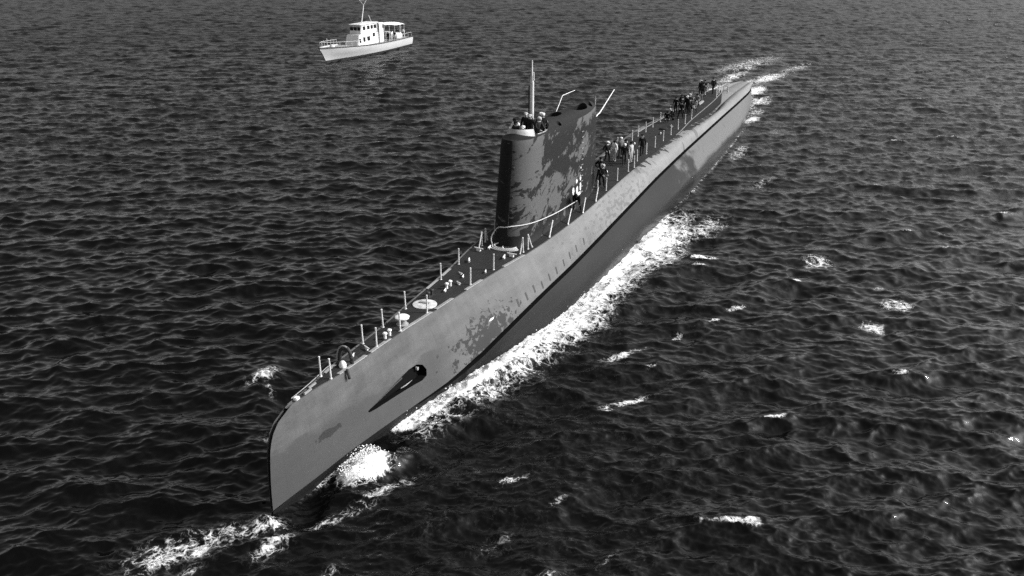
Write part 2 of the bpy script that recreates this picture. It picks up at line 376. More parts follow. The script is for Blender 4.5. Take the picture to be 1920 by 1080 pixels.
bm = bmesh.new(); tube(bm, [(s, -(side_w(s, z) - .06), z) for s, z in ((8.3, 1.82), (8.7, 1.8), (9.2, 1.84))], [.01, .03, .01], 8); bmo('plane_bearing', bm, M_LIP, plane)
bm = bmesh.new(); lathe(bm, [(.09, 0), (.09, .1), (.05, .12)], 0, 0, 10)
bmesh.ops.transform(bm, matrix=Matrix.Translation((9.75, -(side_w(9.75, 2.2) - .1), 2.2)) @ Matrix.Rotation(R(90), 4, 'X'), verts=bm.verts); bmo('plane_bolt', bm, M_LIP, plane)
# dark vents and freeing holes in the side
def side_patch(name, s, z, ls, lz, mat, skew=.0, depth=.012):
    bm = bmesh.new(); v = []
    for dz in (-lz / 2, 0, lz / 2):
        for ds in (-ls / 2, ls / 2):
            ss = s + ds + skew * dz; v.append(bm.verts.new((ss, -(side_w(ss, z + dz) + depth), z + dz)))
    for i in (0, 2): bm.faces.new((v[i], v[i + 1], v[i + 3], v[i + 2]))
    return bmo(name, bm, mat, sub, smooth=False)
for s, z in ((18.9, 2.2), (19.9, 2.25), (20.9, 2.35), (21.9, 2.25), (23.0, 2.35), (24.1, 2.4), (25.3, 2.5), (26.4, 2.62), (27.6, 2.7), (29.0, 2.75)):
    side_patch('freeing_port', s, z + .12, .16, .42, M_CHIP, .1)
for s, z, a in ((12.3, 2.3, .12), (13.3, 1.5, .1), (11.3, 2.2, .14), (10.9, 1.55, .1)): side_patch('vent_hole', s, z, a, a * .9, M_BLK, .2)
side_patch('bright_scrape', 16.2, 2.35, .38, .09, M_WHT, 2.2)
# little scrape marks near the stem are paint, in the material

# ------------------------------------------------------------------ the sail
def foil(u, z):        # u along the chord 0..1
    zt = (z - H) / 6.2; s0 = 22.65 + .95 * zt; s1 = 39.45 - .25 * zt; hw = 1.24 - .14 * zt
    w = hw * min(1, math.sqrt(max(0, 1 - (1 - min(u / .11, 1)) ** 2))) * (1 if u < .5 else max(.0, 1 - ((u - .5) / .5) ** 2.4 * .93))
    return s0 + (s1 - s0) * u, w
US = [0, .002, .006, .012, .02, .03, .045, .065, .09, .12, .16, .22, .3, .38, .46, .54, .62, .7, .78, .85, .91, .96, .99, 1.0]
def topz(u): return 10.4 - .45 * u
lev = [0, .04, .1, .2, .35, .5, .65, .8, .9, .96, 1.0]; vs, uv, fs = [], [], []; n = len(US) * 2 - 1
for i, l in enumerate(lev):
    ring = []
    for u in US:
        z = (H - .15) + (topz(u) - H + .15) * l; s, w = foil(u, z); w += .28 * max(0, 1 - l / .06) ** 2 * (1 if u < .9 else .3)
        if l > .95: w = max(0, w - .07 * (l - .95) / .05)
        ring.append((s, w, z))
    full = [(s, -w, z) for s, w, z in ring] + [(s, w, z) for s, w, z in reversed(ring[1:])]; n = len(full)
    for p in full: vs.append(p); uv.append((p[0] + (0 if p[1] < 0 else 60), p[2]))
for i in range(len(lev) - 1):
    for k in range(n): j = (k + 1) % n; fs.append((i * n + k, i * n + j, (i + 1) * n + j, (i + 1) * n + k))
fs.append(tuple(range(n)))
base = (len(lev) - 1) * n; prev = list(range(base, base + n))
for sc_, up in ((.92, .035), (.72, .22), (.45, .42), (.2, .5)):
    cur = []
    for k in range(n):
        x, y, z = vs[base + k]; cur.append(len(vs)); vs.append((31 + (x - 31) * (1 - (1 - sc_) * .25), y * sc_, z + up)); uv.append((vs[-1][0] + 120, y))
    for k in range(n): j = (k + 1) % n; fs.append((prev[k], prev[j], cur[j], cur[k]))
    prev = cur
fs.append(tuple(prev[::-1]))
bm = bmesh.new(); me = mesh('sail', vs, fs, uv); bm.from_mesh(me); bmesh.ops.remove_doubles(bm, verts=bm.verts, dist=.0008); bmesh.ops.recalc_face_normals(bm, faces=bm.faces); bm.to_mesh(me); bm.free()
sail = link('sail', me, M_SAIL, sub)
def oval_cut(cx, cy, rx, ry, z0, z1, seg=28, pw=2.6):
    bm = bmesh.new(); a, b = [], []
    for k in range(seg):
        q = 2 * math.pi * k / seg; c, s_ = math.cos(q), math.sin(q)
        x = cx + rx * math.copysign(abs(c) ** (2 / pw), c); y = cy + ry * math.copysign(abs(s_) ** (2 / pw), s_)
        a.append(bm.verts.new((x, y, z0))); b.append(bm.verts.new((x, y, z1)))
    bm.faces.new(a[::-1]); bm.faces.new(b)
    for k in range(seg): j = (k + 1) % seg; bm.faces.new((a[k], a[j], b[j], b[k]))
    return bmo('cutter', bm, None, sub, smooth=False)
COCK = (26.55, 0.0, 2.0, .88)
cuts = [oval_cut(*COCK, 9.5, 12), oval_cut(30.7, .2, 1.1, .55, 8.2, 12), oval_cut(34.9, 0, 1.6, .55, 8.2, 12), oval_cut(29.5, -.8, .28, .16, 9.4, 12, 16), oval_cut(37.2, -.15, .5, .22, 9.2, 12, 16), oval_cut(28.9, .35, .3, .3, 9.2, 12, 16)]
cut(sail, cuts)
if False: pass
for cx, cy, rx, ry, zf in ((30.7, .2, 1.05, .5, 8.3), (34.9, 0, 1.55, .5, 8.3)):      # black mast wells
    bm = bmesh.new(); lathe(bm, [(1, zf), (1, 10.05)], 0, 0, 24)
    for f in list(bm.faces):
        if len(f.verts) > 4 and all(v.co.z > 10 for v in f.verts): bm.faces.remove(f)
    for v in bm.verts: v.co.x = cx + v.co.x * (rx + .05); v.co.y = cy + v.co.y * (ry + .05)
    bmo('mast_well', bm, M_GAP, sail, smooth=False)
# bridge windscreen, coaming
bm = bmesh.new(); n = 20
for k in range(n):
    a = -1.25 + 2.5 * k / n; b = -1.25 + 2.5 * (k + 1) / n; v = []
    for q in (a, b):
        for r, z in ((1.0, 10.42), (.93, 10.72), (.84, 10.88), (.80, 10.86), (.9, 10.66), (.94, 10.42)):
            v.append(bm.verts.new((25.75 - 1.55 * r * math.cos(q), .98 * r * math.sin(q), z + .12 * math.cos(q) - .1)))
    for j in range(5): bm.faces.new((v[j], v[j + 1], v[j + 7], v[j + 6]))
bmesh.ops.remove_doubles(bm, verts=bm.verts, dist=.0005); bmo('bridge_windscreen', bm, simple('pale_windscreen', .33, .8, 3.0, .4), sail)
bm = bmesh.new(); pts = [(COCK[0] + COCK[2] * 1.02 * math.cos(q), COCK[1] + COCK[3] * 1.04 * math.sin(q), 10.43 - .45 * (COCK[0] + COCK[2] * math.cos(q) - 23.5) / 16 + .06) for q in np.linspace(-2.2, 2.2, 30)]
tube(bm, pts, .04, 8); bmo('coaming_rail', bm, M_LIP, sail)
# periscope and mast
bm = bmesh.new(); tube(bm, [(28.0, .45, 9.0), (28.0, .45, 13.15)], .13, 14); per = bmo('periscope', bm, M_MAST, sub)
bm = bmesh.new(); tube(bm, [(28.0, .45, 13.1), (28.0, .45, 13.5), (28.0, .45, 13.6), (28.0, .45, 14.45)], [.1, .1, .055, .04], 12); tube(bm, [(27.9, .3, 13.25), (27.9, .3, 13.75)], .05, 8); bmo('periscope_head', bm, M_MAST, per)
bm = bmesh.new(); tube(bm, [(28.06, .66, 9.4), (28.06, .66, 12.9)], .05, 8); tube(bm, [(28.06, .66, 12.4), (28, .5, 12.4)], .04, 6); bmo('guide_rod', bm, M_BLK, per)
bm = bmesh.new(); tube(bm, [(33.0, .75, 10.35), (34.3, .78, 11.3), (37.0, .85, 11.25)], [.028, .025, .016], 6); bmo('whip_antenna', bm, M_WHT, sail)
bm = bmesh.new(); tube(bm, [(39.2, .02, 8.95), (40.2, 0, 9.15)], .04, 6); tube(bm, [(40.15, 0, 9.1), (43.7, .0, 10.35)], [.045, .03], 8); bmo('aerial_boom', bm, M_WHT, sail)
bm = bmesh.new(); tube(bm, [(39.05, 0, 9.6), (39.1, 0, 10.55)], [.07, .05], 8); bmo('navigation_light_post', bm, M_LIP, sail)
bm = bmesh.new(); tube(bm, [(39.42, 0, 4.3), (39.32, 0, 9.3)], .03, 6); bmo('trailing_edge_rail', bm, M_LIP, sail)
for i in range(5):       # front sail lamps
    if i in (1, 2, 4):
        z = 5.4 + i * .85; s, w = foil(.004, z); bm = bmesh.new(); tube(bm, [(s + .05, -w * .9 - .0, z), (s - .08, -w * .9 - .05, z)], [.1, .08], 10); bmo('sail_lamp', bm, M_BLK, sail)
for k, (u, za, zb) in enumerate(((.62, 5.0, 9.4),)):  # climbing rungs on the port side
    for z in np.arange(za, zb, .38):
        s, w = foil(u, z); bm = bmesh.new(); tube(bm, [(s - .17, -w + .02, z), (s - .17, -w - .07, z), (s + .17, -w - .07, z), (s + .17, -w + .02, z)], .018, 6); bmo('rung', bm, M_LIP, sail)

# ------------------------------------------------------------------ stanchions and deck fittings
st_mesh = None
def stanchion(s, o, tip=None, h=.95, z=H):
    global st_mesh
    if st_mesh is None:
        bm = bmesh.new(); lathe(bm, [(.07, -.06), (.07, .02), (.042, .03), (.039, .90), (.046, .92), (.046, .95), (.03, .965)], 0, 0, 10)
        bmesh.ops.recalc_face_normals(bm, faces=bm.faces); st_mesh = bpy.data.meshes.new('stanchion'); bm.to_mesh(st_mesh); bm.free(); st_mesh.materials.append(M_STN)
        st_mesh.shade_smooth(); st_mesh.set_sharp_from_angle(angle=R(35))
    ob = bpy.data.objects.new('stanchion', st_mesh); COL.objects.link(ob); ob.parent = sub; ob.location = (s, -o, z)
    if tip:
        d = Vector((tip[0] - s, -(tip[1] - o), tip[2] - z)); ob.rotation_mode = 'QUATERNION'; ob.rotation_quaternion = d.to_track_quat('Z', 'Y'); ob.scale = (1, 1, d.length / .95)
    else:
        ob.rotation_euler = (R(random.uniform(-1.6, 1.6)), R(random.uniform(-1.6, 1.6)), 0); ob.scale = (1, 1, h / .95)
for s, w in ((4.22, .26), (7.69, .37), (9.63, .48), (12.01, .62), (16.31, .90), (18.84, 1.10)): stanchion(s, w); stanchion(s, -w)
for a in range(8): stanchion(46.6 + 2.79 * a, 1.33)
for s in (54.0, 55.9, 58.0, 60.5, 63.3): stanchion(s, -1.3 if s < 57 else -1.16)
for s, o in ((37.1, 1.74), (40.1, 1.66), (43.1, 1.62), (44.5, 1.7), (36.05, 1.42), (50.6, -1.66), (48.5, -1.7), (67.5, -1.25), (70.4, -1.22), (76.5, -1.1), (80.5, -1.0), (83.2, -.75), (81.5, .82), (82.8, .72), (83.9, .55), (80.2, .95)): stanchion(s, o)
for s, o, zz in ((87.5, -.55, 2.95), (90.0, -.55, 2.9), (93.0, -.4, 2.78), (92.2, .1, 2.85)): stanchion(s, o, None, .95, zz)
for s, o, t in ((25.48, 1.86, (26.4, 1.7, 4.9)), (28.41, 2.0, (29.4, 1.85, 4.85)), (31.16, 2.05, (32.05, 1.9, 4.9)), (34.16, 1.95, (34.9, 1.85, 4.9)),
                (21.87, 1.42, (22.26, 1.42, 5.02)), (22.2, 1.48, (22.11, 1.48, 5.05)), (22.84, 1.52, (22.83, 1.52, 5.05)), (23.29, 1.58, (22.78, 1.55, 5.02)),
                (21.5, -1.12, (21.94, -1.12, 5.1)), (22.26, -1.25, (22.21, -1.25, 5.05)), (22.96, -1.37, (22.98, -1.37, 5.0)), (23.38, -1.42, (23.17, -1.42, 4.9)), (24.6, -1.5, (24.7, -1.5, 5.0))): stanchion(s, o, t)
def capstan(s, o):
    bm = bmesh.new(); lathe(bm, [(.30, H - .05), (.30, H + .04), (.22, H + .07), (.19, H + .2), (.2, H + .3)], s, -o); c = bmo('capstan', bm, M_LIP, sub)
    bm = bmesh.new(); lathe(bm, [(.2, H + .3), (.34, H + .34), (.36, H + .41), (.30, H + .45), (.1, H + .47)], s, -o); bmo('capstan_head', bm, M_WHT, c)
capstan(10.3, .2)
def bitts(s, o, white=True):
    bm = bmesh.new(); box(bm, s - .34, s + .34, -o - .13, -o + .13, H - .05, H + .05, .02); b = bmo('bitts', bm, M_BLK, sub)
    for d in (-.2, .2):
        bm = bmesh.new(); lathe(bm, [(.07, H + .03), (.065, H + .25), (.11, H + .28), (.115, H + .33), (.07, H + .37)], s + d, -o, 14); bmo('bitt_head', bm, M_WHT if white else M_BLK, b)
bitts(8.7, .33); bitts(15.4, .05); bitts(13.9, -.25, False)
def cleat(s, o, mat, rot=0, k=1.0):
    bm = bmesh.new(); tube(bm, [(-.24 * k, 0, .14 * k), (-.12 * k, 0, .12 * k), (.12 * k, 0, .12 * k), (.24 * k, 0, .14 * k)], [.02 * k, .04 * k, .04 * k, .02 * k], 8); box(bm, -.1 * k, .1 * k, -.05 * k, .05 * k, -.04, .12 * k, .01)
    bmesh.ops.transform(bm, matrix=Matrix.Translation((s, -o, H + .03)) @ Matrix.Rotation(rot, 4, 'Z'), verts=bm.verts); bmo('cleat', bm, mat, sub)
for s, o, r, k in ((14.8, .15, .2, .9), (16.0, .35, 1.0, .9), (17.0, .1, .3, .8), (17.4, -.25, 1.2, .7), (19.4, -.72, .4, 1.1), (20.7, .9, .2, 1.1), (21.2, 1.17, 1.5, 1.3), (21.3, -1.02, 1.4, 1.3), (21.9, -.6, .1, 1.0), (22.1, .2, .5, .9), (6.2, .05, .3, 1.0), (7.2, .15, 1.1, .9), (18.2, .9, .3, .8), (41.8, .3, .3, 1), (50.5, .5, .1, 1), (52.4, -.6, .2, 1), (57.6, .4, .2, 1), (61.2, .5, .9, 1)): cleat(s, o, M_WHT, r, k)
bm = bmesh.new(); lathe(bm, [(.62, H), (.62, H + .06), (.5, H + .085), (.18, H + .12), (.05, H + .12)], 12.85, -.02, 28); hatch = bmo('escape_hatch', bm, simple('white_hatch_paint', .5, .8, 4), sub)
bm = bmesh.new(); box(bm, 12.75, 12.95, -.3, .26, H + .1, H + .17, .02); bmo('hatch_handle', bm, M_LIP, hatch)
for s, o, r in ((47.3, -.2, .4), (59.8, .1, .42), (72.5, 0, .45)):
    bm = bmesh.new(); lathe(bm, [(r, H), (r, H + .1), (r - .04, H + .14), (.05, H + .2)], s, -o, 24); bmo('deck_hatch', bm, M_DECK, sub)
bm = bmesh.new()        # black bow fairlead arch with pale rim
arch = [(5.75, .32 * math.cos(q), H - .02 + .78 * max(0, math.sin(q)) ** .8) for q in np.linspace(0, math.pi, 17)]; tube(bm, arch, .085, 10); fl = bmo('fairlead_arch', bm, M_BLK, sub)
bm = bmesh.new(); tube(bm, [(5.68, .42 * math.cos(q), H + .84 * max(0, math.sin(q)) ** .8) for q in np.linspace(.05, 1.9, 12)], .04, 8); bmo('arch_rim', bm, M_LIP, fl)
bm = bmesh.new(); lathe(bm, [(.16, H - .02), (.17, H + .12), (.1, H + .26), (.03, H + .3)], 5.35, -.1, 14); bmo('roller', bm, M_WHT, fl)
bm = bmesh.new(); box(bm, 5.4, 6.3, -.3, .28, H - .02, H + .12, .03); bmo('arch_foot', bm, M_BLK, fl)
bm = bmesh.new(); tube(bm, [(5.1, -.5, H + .1), (5.0, -.62, H - .12), (5.0, -.66, H - .3)], .07, 8); bmo('hawse_lip', bm, M_BLK, fl)
bm = bmesh.new(); tube(bm, [(float(stretch(s, H)), .9 * float(deck_w(s)), H + .1 + .0 * s) for s in (.35, 1.0, 1.8, 2.6, 3.6, 4.3)], .02, 6); bmo('bow_rail', bm, M_LIP, sub)
bm = bmesh.new(); box(bm, 2.05, 2.3, -.1, .1, H - .06, H + .1, .03); bmo('bow_light', bm, M_WHT, sub)
for s in (2.6, 3.1):
    bm = bmesh.new(); box(bm, s, s + .5, -.1 if s < 3 else .04, -.02 if s < 3 else .12, H - .02, H + .07, .01); bmo('bow_chock', bm, M_LIP, sub)
bm = bmesh.new()         # square frame on the tail
tube(bm, [(90.3, -.35, 2.9), (90.3, -.35, 3.75), (90.9, .25, 3.75), (90.9, .25, 2.9)], .05, 6); tube(bm, [(90.3, -.35, 3.2), (90.9, .25, 3.2)], .04, 6); bmo('tail_frame', bm, M_LIP, sub)
# drum and gear among the crew aft
bm = bmesh.new(); lathe(bm, [(.42, H), (.42, H + .75), (.36, H + .8), (.05, H + .82)], 76.2, .15, 20); bmo('vent_trunk', bm, M_BLK, sub)
bm = bmesh.new(); box(bm, 73.8, 76.0, -.45, -.15, H + .0, H + .2, .03); bmo('gangway_plank', bm, M_LIP, sub)

# ------------------------------------------------------------------ people
M_SKIN = simple('skin', .34, .1, 9); M_EYE = simple('eye', .03, .1, 9)
CL = {k: simple('cloth_' + k, c, .3, 12, .85, .1) for k, c in dict(black=.012, dark=.03, grey=.16, pale=.42, white=.7, denim=.10).items()}
def joints(lean=0, hips=.95, arms='side', legs='stand', head=(0, 0)):
    sn, cs = math.sin(lean), math.cos(lean); px = lambda x, h, f=0: (x, sn * h + cs * f, hips + cs * h - sn * f)
    J = dict(pel=(0, 0, hips), spi=px(0, .2), che=px(0, .40, .01), nec=px(0, .55), hd=px(0 + head[0], .66, .03 + head[1]), top=px(head[0], .775, .03 + head[1]))
    A = dict(side=((.25, .17, -.02), (.27, -.07, .07), (.27, -.16, .1)), hip=((.36, .2, -.1), (.2, .04, .04), (.15, .0, .1)), fwd=((.24, .24, .18), (.17, .2, .42), (.16, .2, .51)), down=((.2, .2, .22), (.15, .02, .4), (.14, -.06, .45)), up=((.26, .5, .14), (.24, .75, .2), (.24, .84, .22)), walk=None)
    for sg, k in ((1, 'l'), (-1, 'r')):
        a = arms if isinstance(arms, str) else arms[0 if sg == 1 else 1]
        if a == 'walk': e, w, hnd = ((.25, .18, .12 * sg), (.25, -.04, .24 * sg), (.25, -.12, .3 * sg))
        else: e, w, hnd = A[a]
        J['sho' + k] = px(sg * .18, .47); J['elb' + k] = px(sg * e[0], e[1], e[2]); J['wri' + k] = px(sg * w[0], w[1], w[2]); J['han' + k] = px(sg * hnd[0], hnd[1], hnd[2])
        Lg = dict(stand=((.1, .03, .5), (.12, -.02, .08), (.14, .16, .04)), stride=((.1, .2 * sg + .08, .52), (.1, .28 * sg - .02, .09), (.11, .28 * sg + .17, .04)),
                  wide=((.17, .06, .5), (.24, -.02, .08), (.28, .15, .04)), crouch=((.16, .34, .46), (.12, -.02, .09), (.13, .16, .04)), sit=((.12, .42, hips), (.12, .45, hips - .42), (.12, .62, hips - .45)))[legs]
        J['hip' + k] = (sg * .09, 0, hips - .05); J['kne' + k] = (sg * Lg[0][0],) + Lg[0][1:]; J['ank' + k] = (sg * Lg[1][0],) + Lg[1][1:]; J['toe' + k] = (sg * Lg[2][0],) + Lg[2][1:]
    return J
RAD = dict(pel=.155, spi=.14, che=.165, nec=.06, hd=.1, top=.07, sho=.085, elb=.056, wri=.036, han=.04, hip=.1, kne=.068, ank=.05, toe=.042)
def body_mesh(name, J):
    names = list(J); E = [('pel', 'spi'), ('spi', 'che'), ('che', 'nec'), ('nec', 'hd'), ('hd', 'top')]
    for k in 'lr': E += [('che', 'sho' + k), ('sho' + k, 'elb' + k), ('elb' + k, 'wri' + k), ('wri' + k, 'han' + k), ('pel', 'hip' + k), ('hip' + k, 'kne' + k), ('kne' + k, 'ank' + k), ('ank' + k, 'toe' + k)]
    me = bpy.data.meshes.new(name); me.from_pydata([J[q] for q in names], [(names.index(a), names.index(b)) for a, b in E], [])
    ob = bpy.data.objects.new(name, me); COL.objects.link(ob); ob.modifiers.new('s', 'SKIN')
    if not me.skin_vertices:
        bm = bmesh.new(); bm.from_mesh(me); bm.verts.layers.skin.verify(); bm.to_mesh(me); bm.free()
    for i, q in enumerate(names):
        r = RAD.get(q) or RAD[q[:3]]; me.skin_vertices[0].data[i].radius = (r, r); me.skin_vertices[0].data[i].use_root = (q == 'pel')
    sb = ob.modifiers.new('d', 'SUBSURF'); sb.levels = 1; sb.render_levels = 1
    bpy.context.view_layer.update(); dg = bpy.context.evaluated_depsgraph_get(); ev = bpy.data.meshes.new_from_object(ob.evaluated_get(dg))
    bpy.data.objects.remove(ob); bpy.data.meshes.remove(me)
    for mt in (CL['dark'], CL['dark'], M_SKIN, CL['black'], M_EYE): ev.materials.append(mt)
    JV = np.array([J[q] for q in names]); grp = {'pel': 1, 'spi': 0, 'che': 0, 'nec': 2, 'hd': 2, 'top': 2, 'sho': 0, 'elb': 0, 'wri': 0, 'han': 2, 'hip': 1, 'kne': 1, 'ank': 1, 'toe': 3}
    bm = bmesh.new(); bm.from_mesh(ev)
    segs = [(a, b) for a, b in E]
    for f in bm.faces:
        c = np.array(f.calc_center_median()); best = None
        for a, b in segs:
            A, B = np.array(J[a]), np.array(J[b]); t = np.clip((c - A) @ (B - A) / ((B - A) @ (B - A)), 0, 1); d = np.linalg.norm(c - A - t * (B - A)) - .6 * ((RAD.get(a) or RAD[a[:3]]) * (1 - t) + (RAD.get(b) or RAD[b[:3]]) * t)
            if best is None or d < best[0]: best = (d, a if t < .5 else b)
        f.material_index = grp[best[1][:3] if best[1] not in ('hd', 'top') else best[1]]; f.smooth = True
    def add(fn, mi):
        n0 = len(bm.faces); fn(); bm.faces.ensure_lookup_table()
        for f in bm.faces[n0:]: f.material_index = mi; f.smooth = True
    for k in 'lr':      # five fingers of unequal length on each hand, curled a little
        w, hd_ = Vector(J['wri' + k]), Vector(J['han' + k]); d = (hd_ - w).normalized(); side = d.cross(Vector((0, 0, 1)))
        side = side.normalized() if side.length > .1 else Vector((0, 1, 0)); nrm = side.cross(d).normalized()
        for i, ln in enumerate((.068, .078, .072, .056)):
            b0 = hd_ + side * (.03 - .02 * i) + d * .012; add(lambda: tube(bm, [b0, b0 + d * ln * .5 + nrm * .004, b0 + d * ln * .85 - nrm * .018], [.0095, .009, .007], 6), 2)
        b0 = w + d * .05 + side * .035; add(lambda: tube(bm, [b0, b0 + side * .03 + d * .02, b0 + side * .04 + d * .055], [.011, .01, .008], 6), 2)
    h = Vector(J['hd']); fw = Vector((0, 1, 0)); ud = (Vector(J['top']) - h).normalized(); fw = (fw - ud * fw.dot(ud)).normalized(); sd_ = Vector((1, 0, 0))
    add(lambda: tube(bm, [h + fw * .085 + ud * .015, h + fw * .118 - ud * .02, h + fw * .09 - ud * .03], [.008, .016, .01], 6), 2)
    for x in (-1, 1):
        add(lambda: tube(bm, [h + sd_ * x * .034 + fw * .078 + ud * .02, h + sd_ * x * .034 + fw * .1 + ud * .02], [.012, .008], 6), 4)
        add(lambda: tube(bm, [h + sd_ * x * .085 - ud * .02, h + sd_ * x * .108, h + sd_ * x * .1 + ud * .035], [.012, .018, .012], 6), 2)
    add(lambda: tube(bm, [h - sd_ * .022 + fw * .088 - ud * .045, h + sd_ * .022 + fw * .088 - ud * .045], .006, 5), 3)
    bm.to_mesh(ev); bm.free(); ev.name = name
    bm = bmesh.new(); ct = h + ud * .045     # cap or hair, fitted to the head
    rot = ud.to_track_quat('Z', 'Y').to_matrix().to_4x4()
    lathe(bm, [(.112, 0), (.122, .03), (.115, .075), (.08, .105), (.03, .115)], 0, 0, 14); bmesh.ops.transform(bm, matrix=Matrix.Translation(ct) @ rot, verts=bm.verts)
    tube(bm, [ct + fw * .09 + ud * .005, ct + fw * .15 - ud * .012], [.07, .045], 8); bmesh.ops.recalc_face_normals(bm, faces=bm.faces)
    cm = bpy.data.meshes.new('cap'); bm.to_mesh(cm); bm.free(); cm.shade_smooth()
    bm = bmesh.new(); lathe(bm, [(.108, -.05), (.118, .0), (.112, .06), (.08, .095), (.02, .105)], 0, 0, 14); bmesh.ops.transform(bm, matrix=Matrix.Translation(ct - fw * .015) @ rot, verts=bm.verts); bmesh.ops.recalc_face_normals(bm, faces=bm.faces)
    hm = bpy.data.meshes.new('hair'); bm.to_mesh(hm); bm.free(); hm.shade_smooth()
    return ev, cm, hm
POSE = {k: body_mesh('person_' + k, joints(**a)) for k, a in dict(
    stand=dict(), hips=dict(arms='hip', legs='wide'), stride=dict(lean=.08, arms='walk', legs='stride'), lean=dict(lean=.22, arms='fwd', legs='wide'),
    bend=dict(lean=.95, hips=.86, arms='down', legs='wide'), crouch=dict(lean=.55, hips=.5, arms='fwd', legs='crouch'), point=dict(arms=('side', 'up'), legs='stand'), sit=dict(lean=.15, hips=.45, arms='fwd', legs='sit')).items()}
def person(pose, loc, face, top, legs, hat, label, group):
    bme, cm, hm = POSE[pose]; o = bpy.data.objects.new('person', bme); COL.objects.link(o); o.location = loc; o.rotation_euler = (0, 0, face); k = random.uniform(.97, 1.04); o.scale = (k * 1.12, k * 1.12, k * 1.03)
    for i, m in ((0, CL[top]), (1, CL[legs])): o.material_slots[i].link = 'OBJECT'; o.material_slots[i].material = m
    c = bpy.data.objects.new('cap' if hat != 'hair' else 'hair', cm if hat != 'hair' else hm); COL.objects.link(c); c.parent = o
    if len(c.data.materials) == 0: c.data.materials.append(CL['dark'])
    c.material_slots[0].link = 'OBJECT'; c.material_slots[0].material = CL[hat if hat != 'hair' else 'black']
    tag(o, label, 'person', group)
DZ = H + .045
def crew(pose, s, o, face, top, legs, hat, label, group, z=None): person(pose, W(s, o, DZ if z is None else z), face, top, legs, hat, label, group)
def facing(deg): return R(deg) + math.pi / 2 - TH - math.pi / 2     # 0 looks aft, 180 towards the bow
G1, G2, G3 = 'crew on the bridge of the sail', 'crew on the deck behind the sail', 'crew crowded on the after deck'
ZB = 9.5
crew('lean', 25.9, -.55, facing(170), 'white', 'pale', 'black', 'person in white shirt leaning at the bridge windscreen', G1, ZB)
crew('stand', 27.3, -.55, facing(200), 'black', 'black', 'pale', 'person in black jacket standing in the bridge beside the periscope, turned away', G1, ZB)
crew('lean', 26.6, .5, facing(240), 'dark', 'dark', 'pale', 'person in dark jacket leaning an arm over the port bridge edge', G1, ZB)
crew('stand', 27.6, .45, facing(220), 'black', 'dark', 'white', 'person in black with white cap behind the leaning man on the bridge', G1, ZB)
crew('hips', 28.1, .15, facing(190), 'grey', 'dark', 'white', 'person in grey with white cap at the back of the bridge', G1, ZB)
crew('lean', 25.2, .25, facing(180), 'grey', 'dark', 'white', 'person in grey crouched low behind the pale windscreen', G1, ZB - .25)
crew('bend', 31.2, 1.62, facing(190), 'black', 'black', 'black', 'person in black bent over at the foot of the sail holding the rope', 'crew beside the sail')
crew('lean', 37.4, 1.25, facing(230), 'black', 'black', 'pale', 'person in black standing at the corner behind the sail among the stanchions', G2)
crew('stand', 38.1, 1.0, facing(100), 'grey', 'dark', 'hair', 'person in grey shirt half hidden beside the man at the sail corner', G2)
crew('hips', 45.0, -.78, facing(240), 'black', 'black', 'white', 'person in black with white cap, hands on hips, on the open deck', G2)
crew('stand', 45.6, -.35, facing(150), 'white', 'pale', 'hair', 'person dressed in white facing the man with hands on hips', G2)
crew('stride', 44.8, .75, facing(200), 'black', 'dark', 'white', 'person in black jacket and white cap stepping forward by the stanchions', G2)
crew('stand', 45.6, 1.05, facing(250), 'pale', 'pale', 'hair', 'person in pale working clothes next to a bent stanchion', G2)
crew('stand', 46.2, .5, facing(120), 'dark', 'grey', 'black', 'person in dark top and grey trousers behind the pale clothed man', G2)
crew('stride', 48.4, 1.2, facing(20), 'black', 'black', 'black', 'person all in black striding aft along the deck edge', G2)
crew('crouch', 63.2, -.5, facing(200), 'black', 'black', 'black', 'person in black crouched low beside the starboard stanchions', G3)
crew('crouch', 64.5, -.1, facing(120), 'black', 'black', 'pale', 'person in black crouched with pale cap showing', G3)
crew('stand', 67.6, -.7, facing(180), 'black', 'black', 'black', 'person in black at the starboard edge of the crowded group', G3)
crew('hips', 68.2, -.2, facing(230), 'black', 'black', 'dark', 'broad person in black, hands on hips, amid the crowded group', G3)
crew('stand', 68.6, .25, facing(160), 'black', 'dark', 'white', 'person in black with bright white cap in the crowded group', G3)
crew('lean', 67.4, .65, facing(260), 'black', 'black', 'black', 'person in black leaning forward at the port edge of the crowded group', G3)
crew('bend', 69.6, .75, facing(200), 'pale', 'dark', 'hair', 'person in pale shirt bent over the deck gear', G3)
crew('crouch', 71.2, .55, facing(90), 'dark', 'pale', 'black', 'person in dark top and pale trousers squatting by the hatch', G3)
crew('sit', 73.6, .2, facing(190), 'grey', 'black', 'black', 'person in grey sitting behind the crowded group', G3)
crew('point', 79.4, -.75, facing(150), 'black', 'black', 'white', 'person in black pointing with a raised arm near the stern', G3)
crew('stand', 80.3, -.5, facing(210), 'black', 'white', 'black', 'person in black jacket and white trousers beside the pointing man', G3)
crew('stride', 81.6, .25, facing(30), 'black', 'black', 'black', 'person in black walking alone towards the stern end', G3)
crew('stand', 26.9, -.1, facing(185), 'black', 'dark', 'pale', 'person in black with pale cap in the middle of the bridge', G1, ZB)
crew('lean', 25.4, -.3, facing(175), 'dark', 'dark', 'black', 'person in dark jacket low behind the windscreen beside the white shirted man', G1, ZB - .1)
crew('hips', 39.3, .55, facing(200), 'black', 'black', 'black', 'person in black, hands on hips, close behind the trailing edge of the sail', G2)
crew('stand', 46.8, -.2, facing(220), 'grey', 'dark', 'white', 'person in grey with white cap at the back of the mid deck group', G2)
crew('lean', 65.6, .3, facing(200), 'black', 'black', 'black', 'person in black leaning over between the crouched pair and the crowd', G3)
crew('stand', 69.4, -.55, facing(170), 'black', 'black', 'black', 'person in black at the back of the crowded group by the starboard edge', G3)
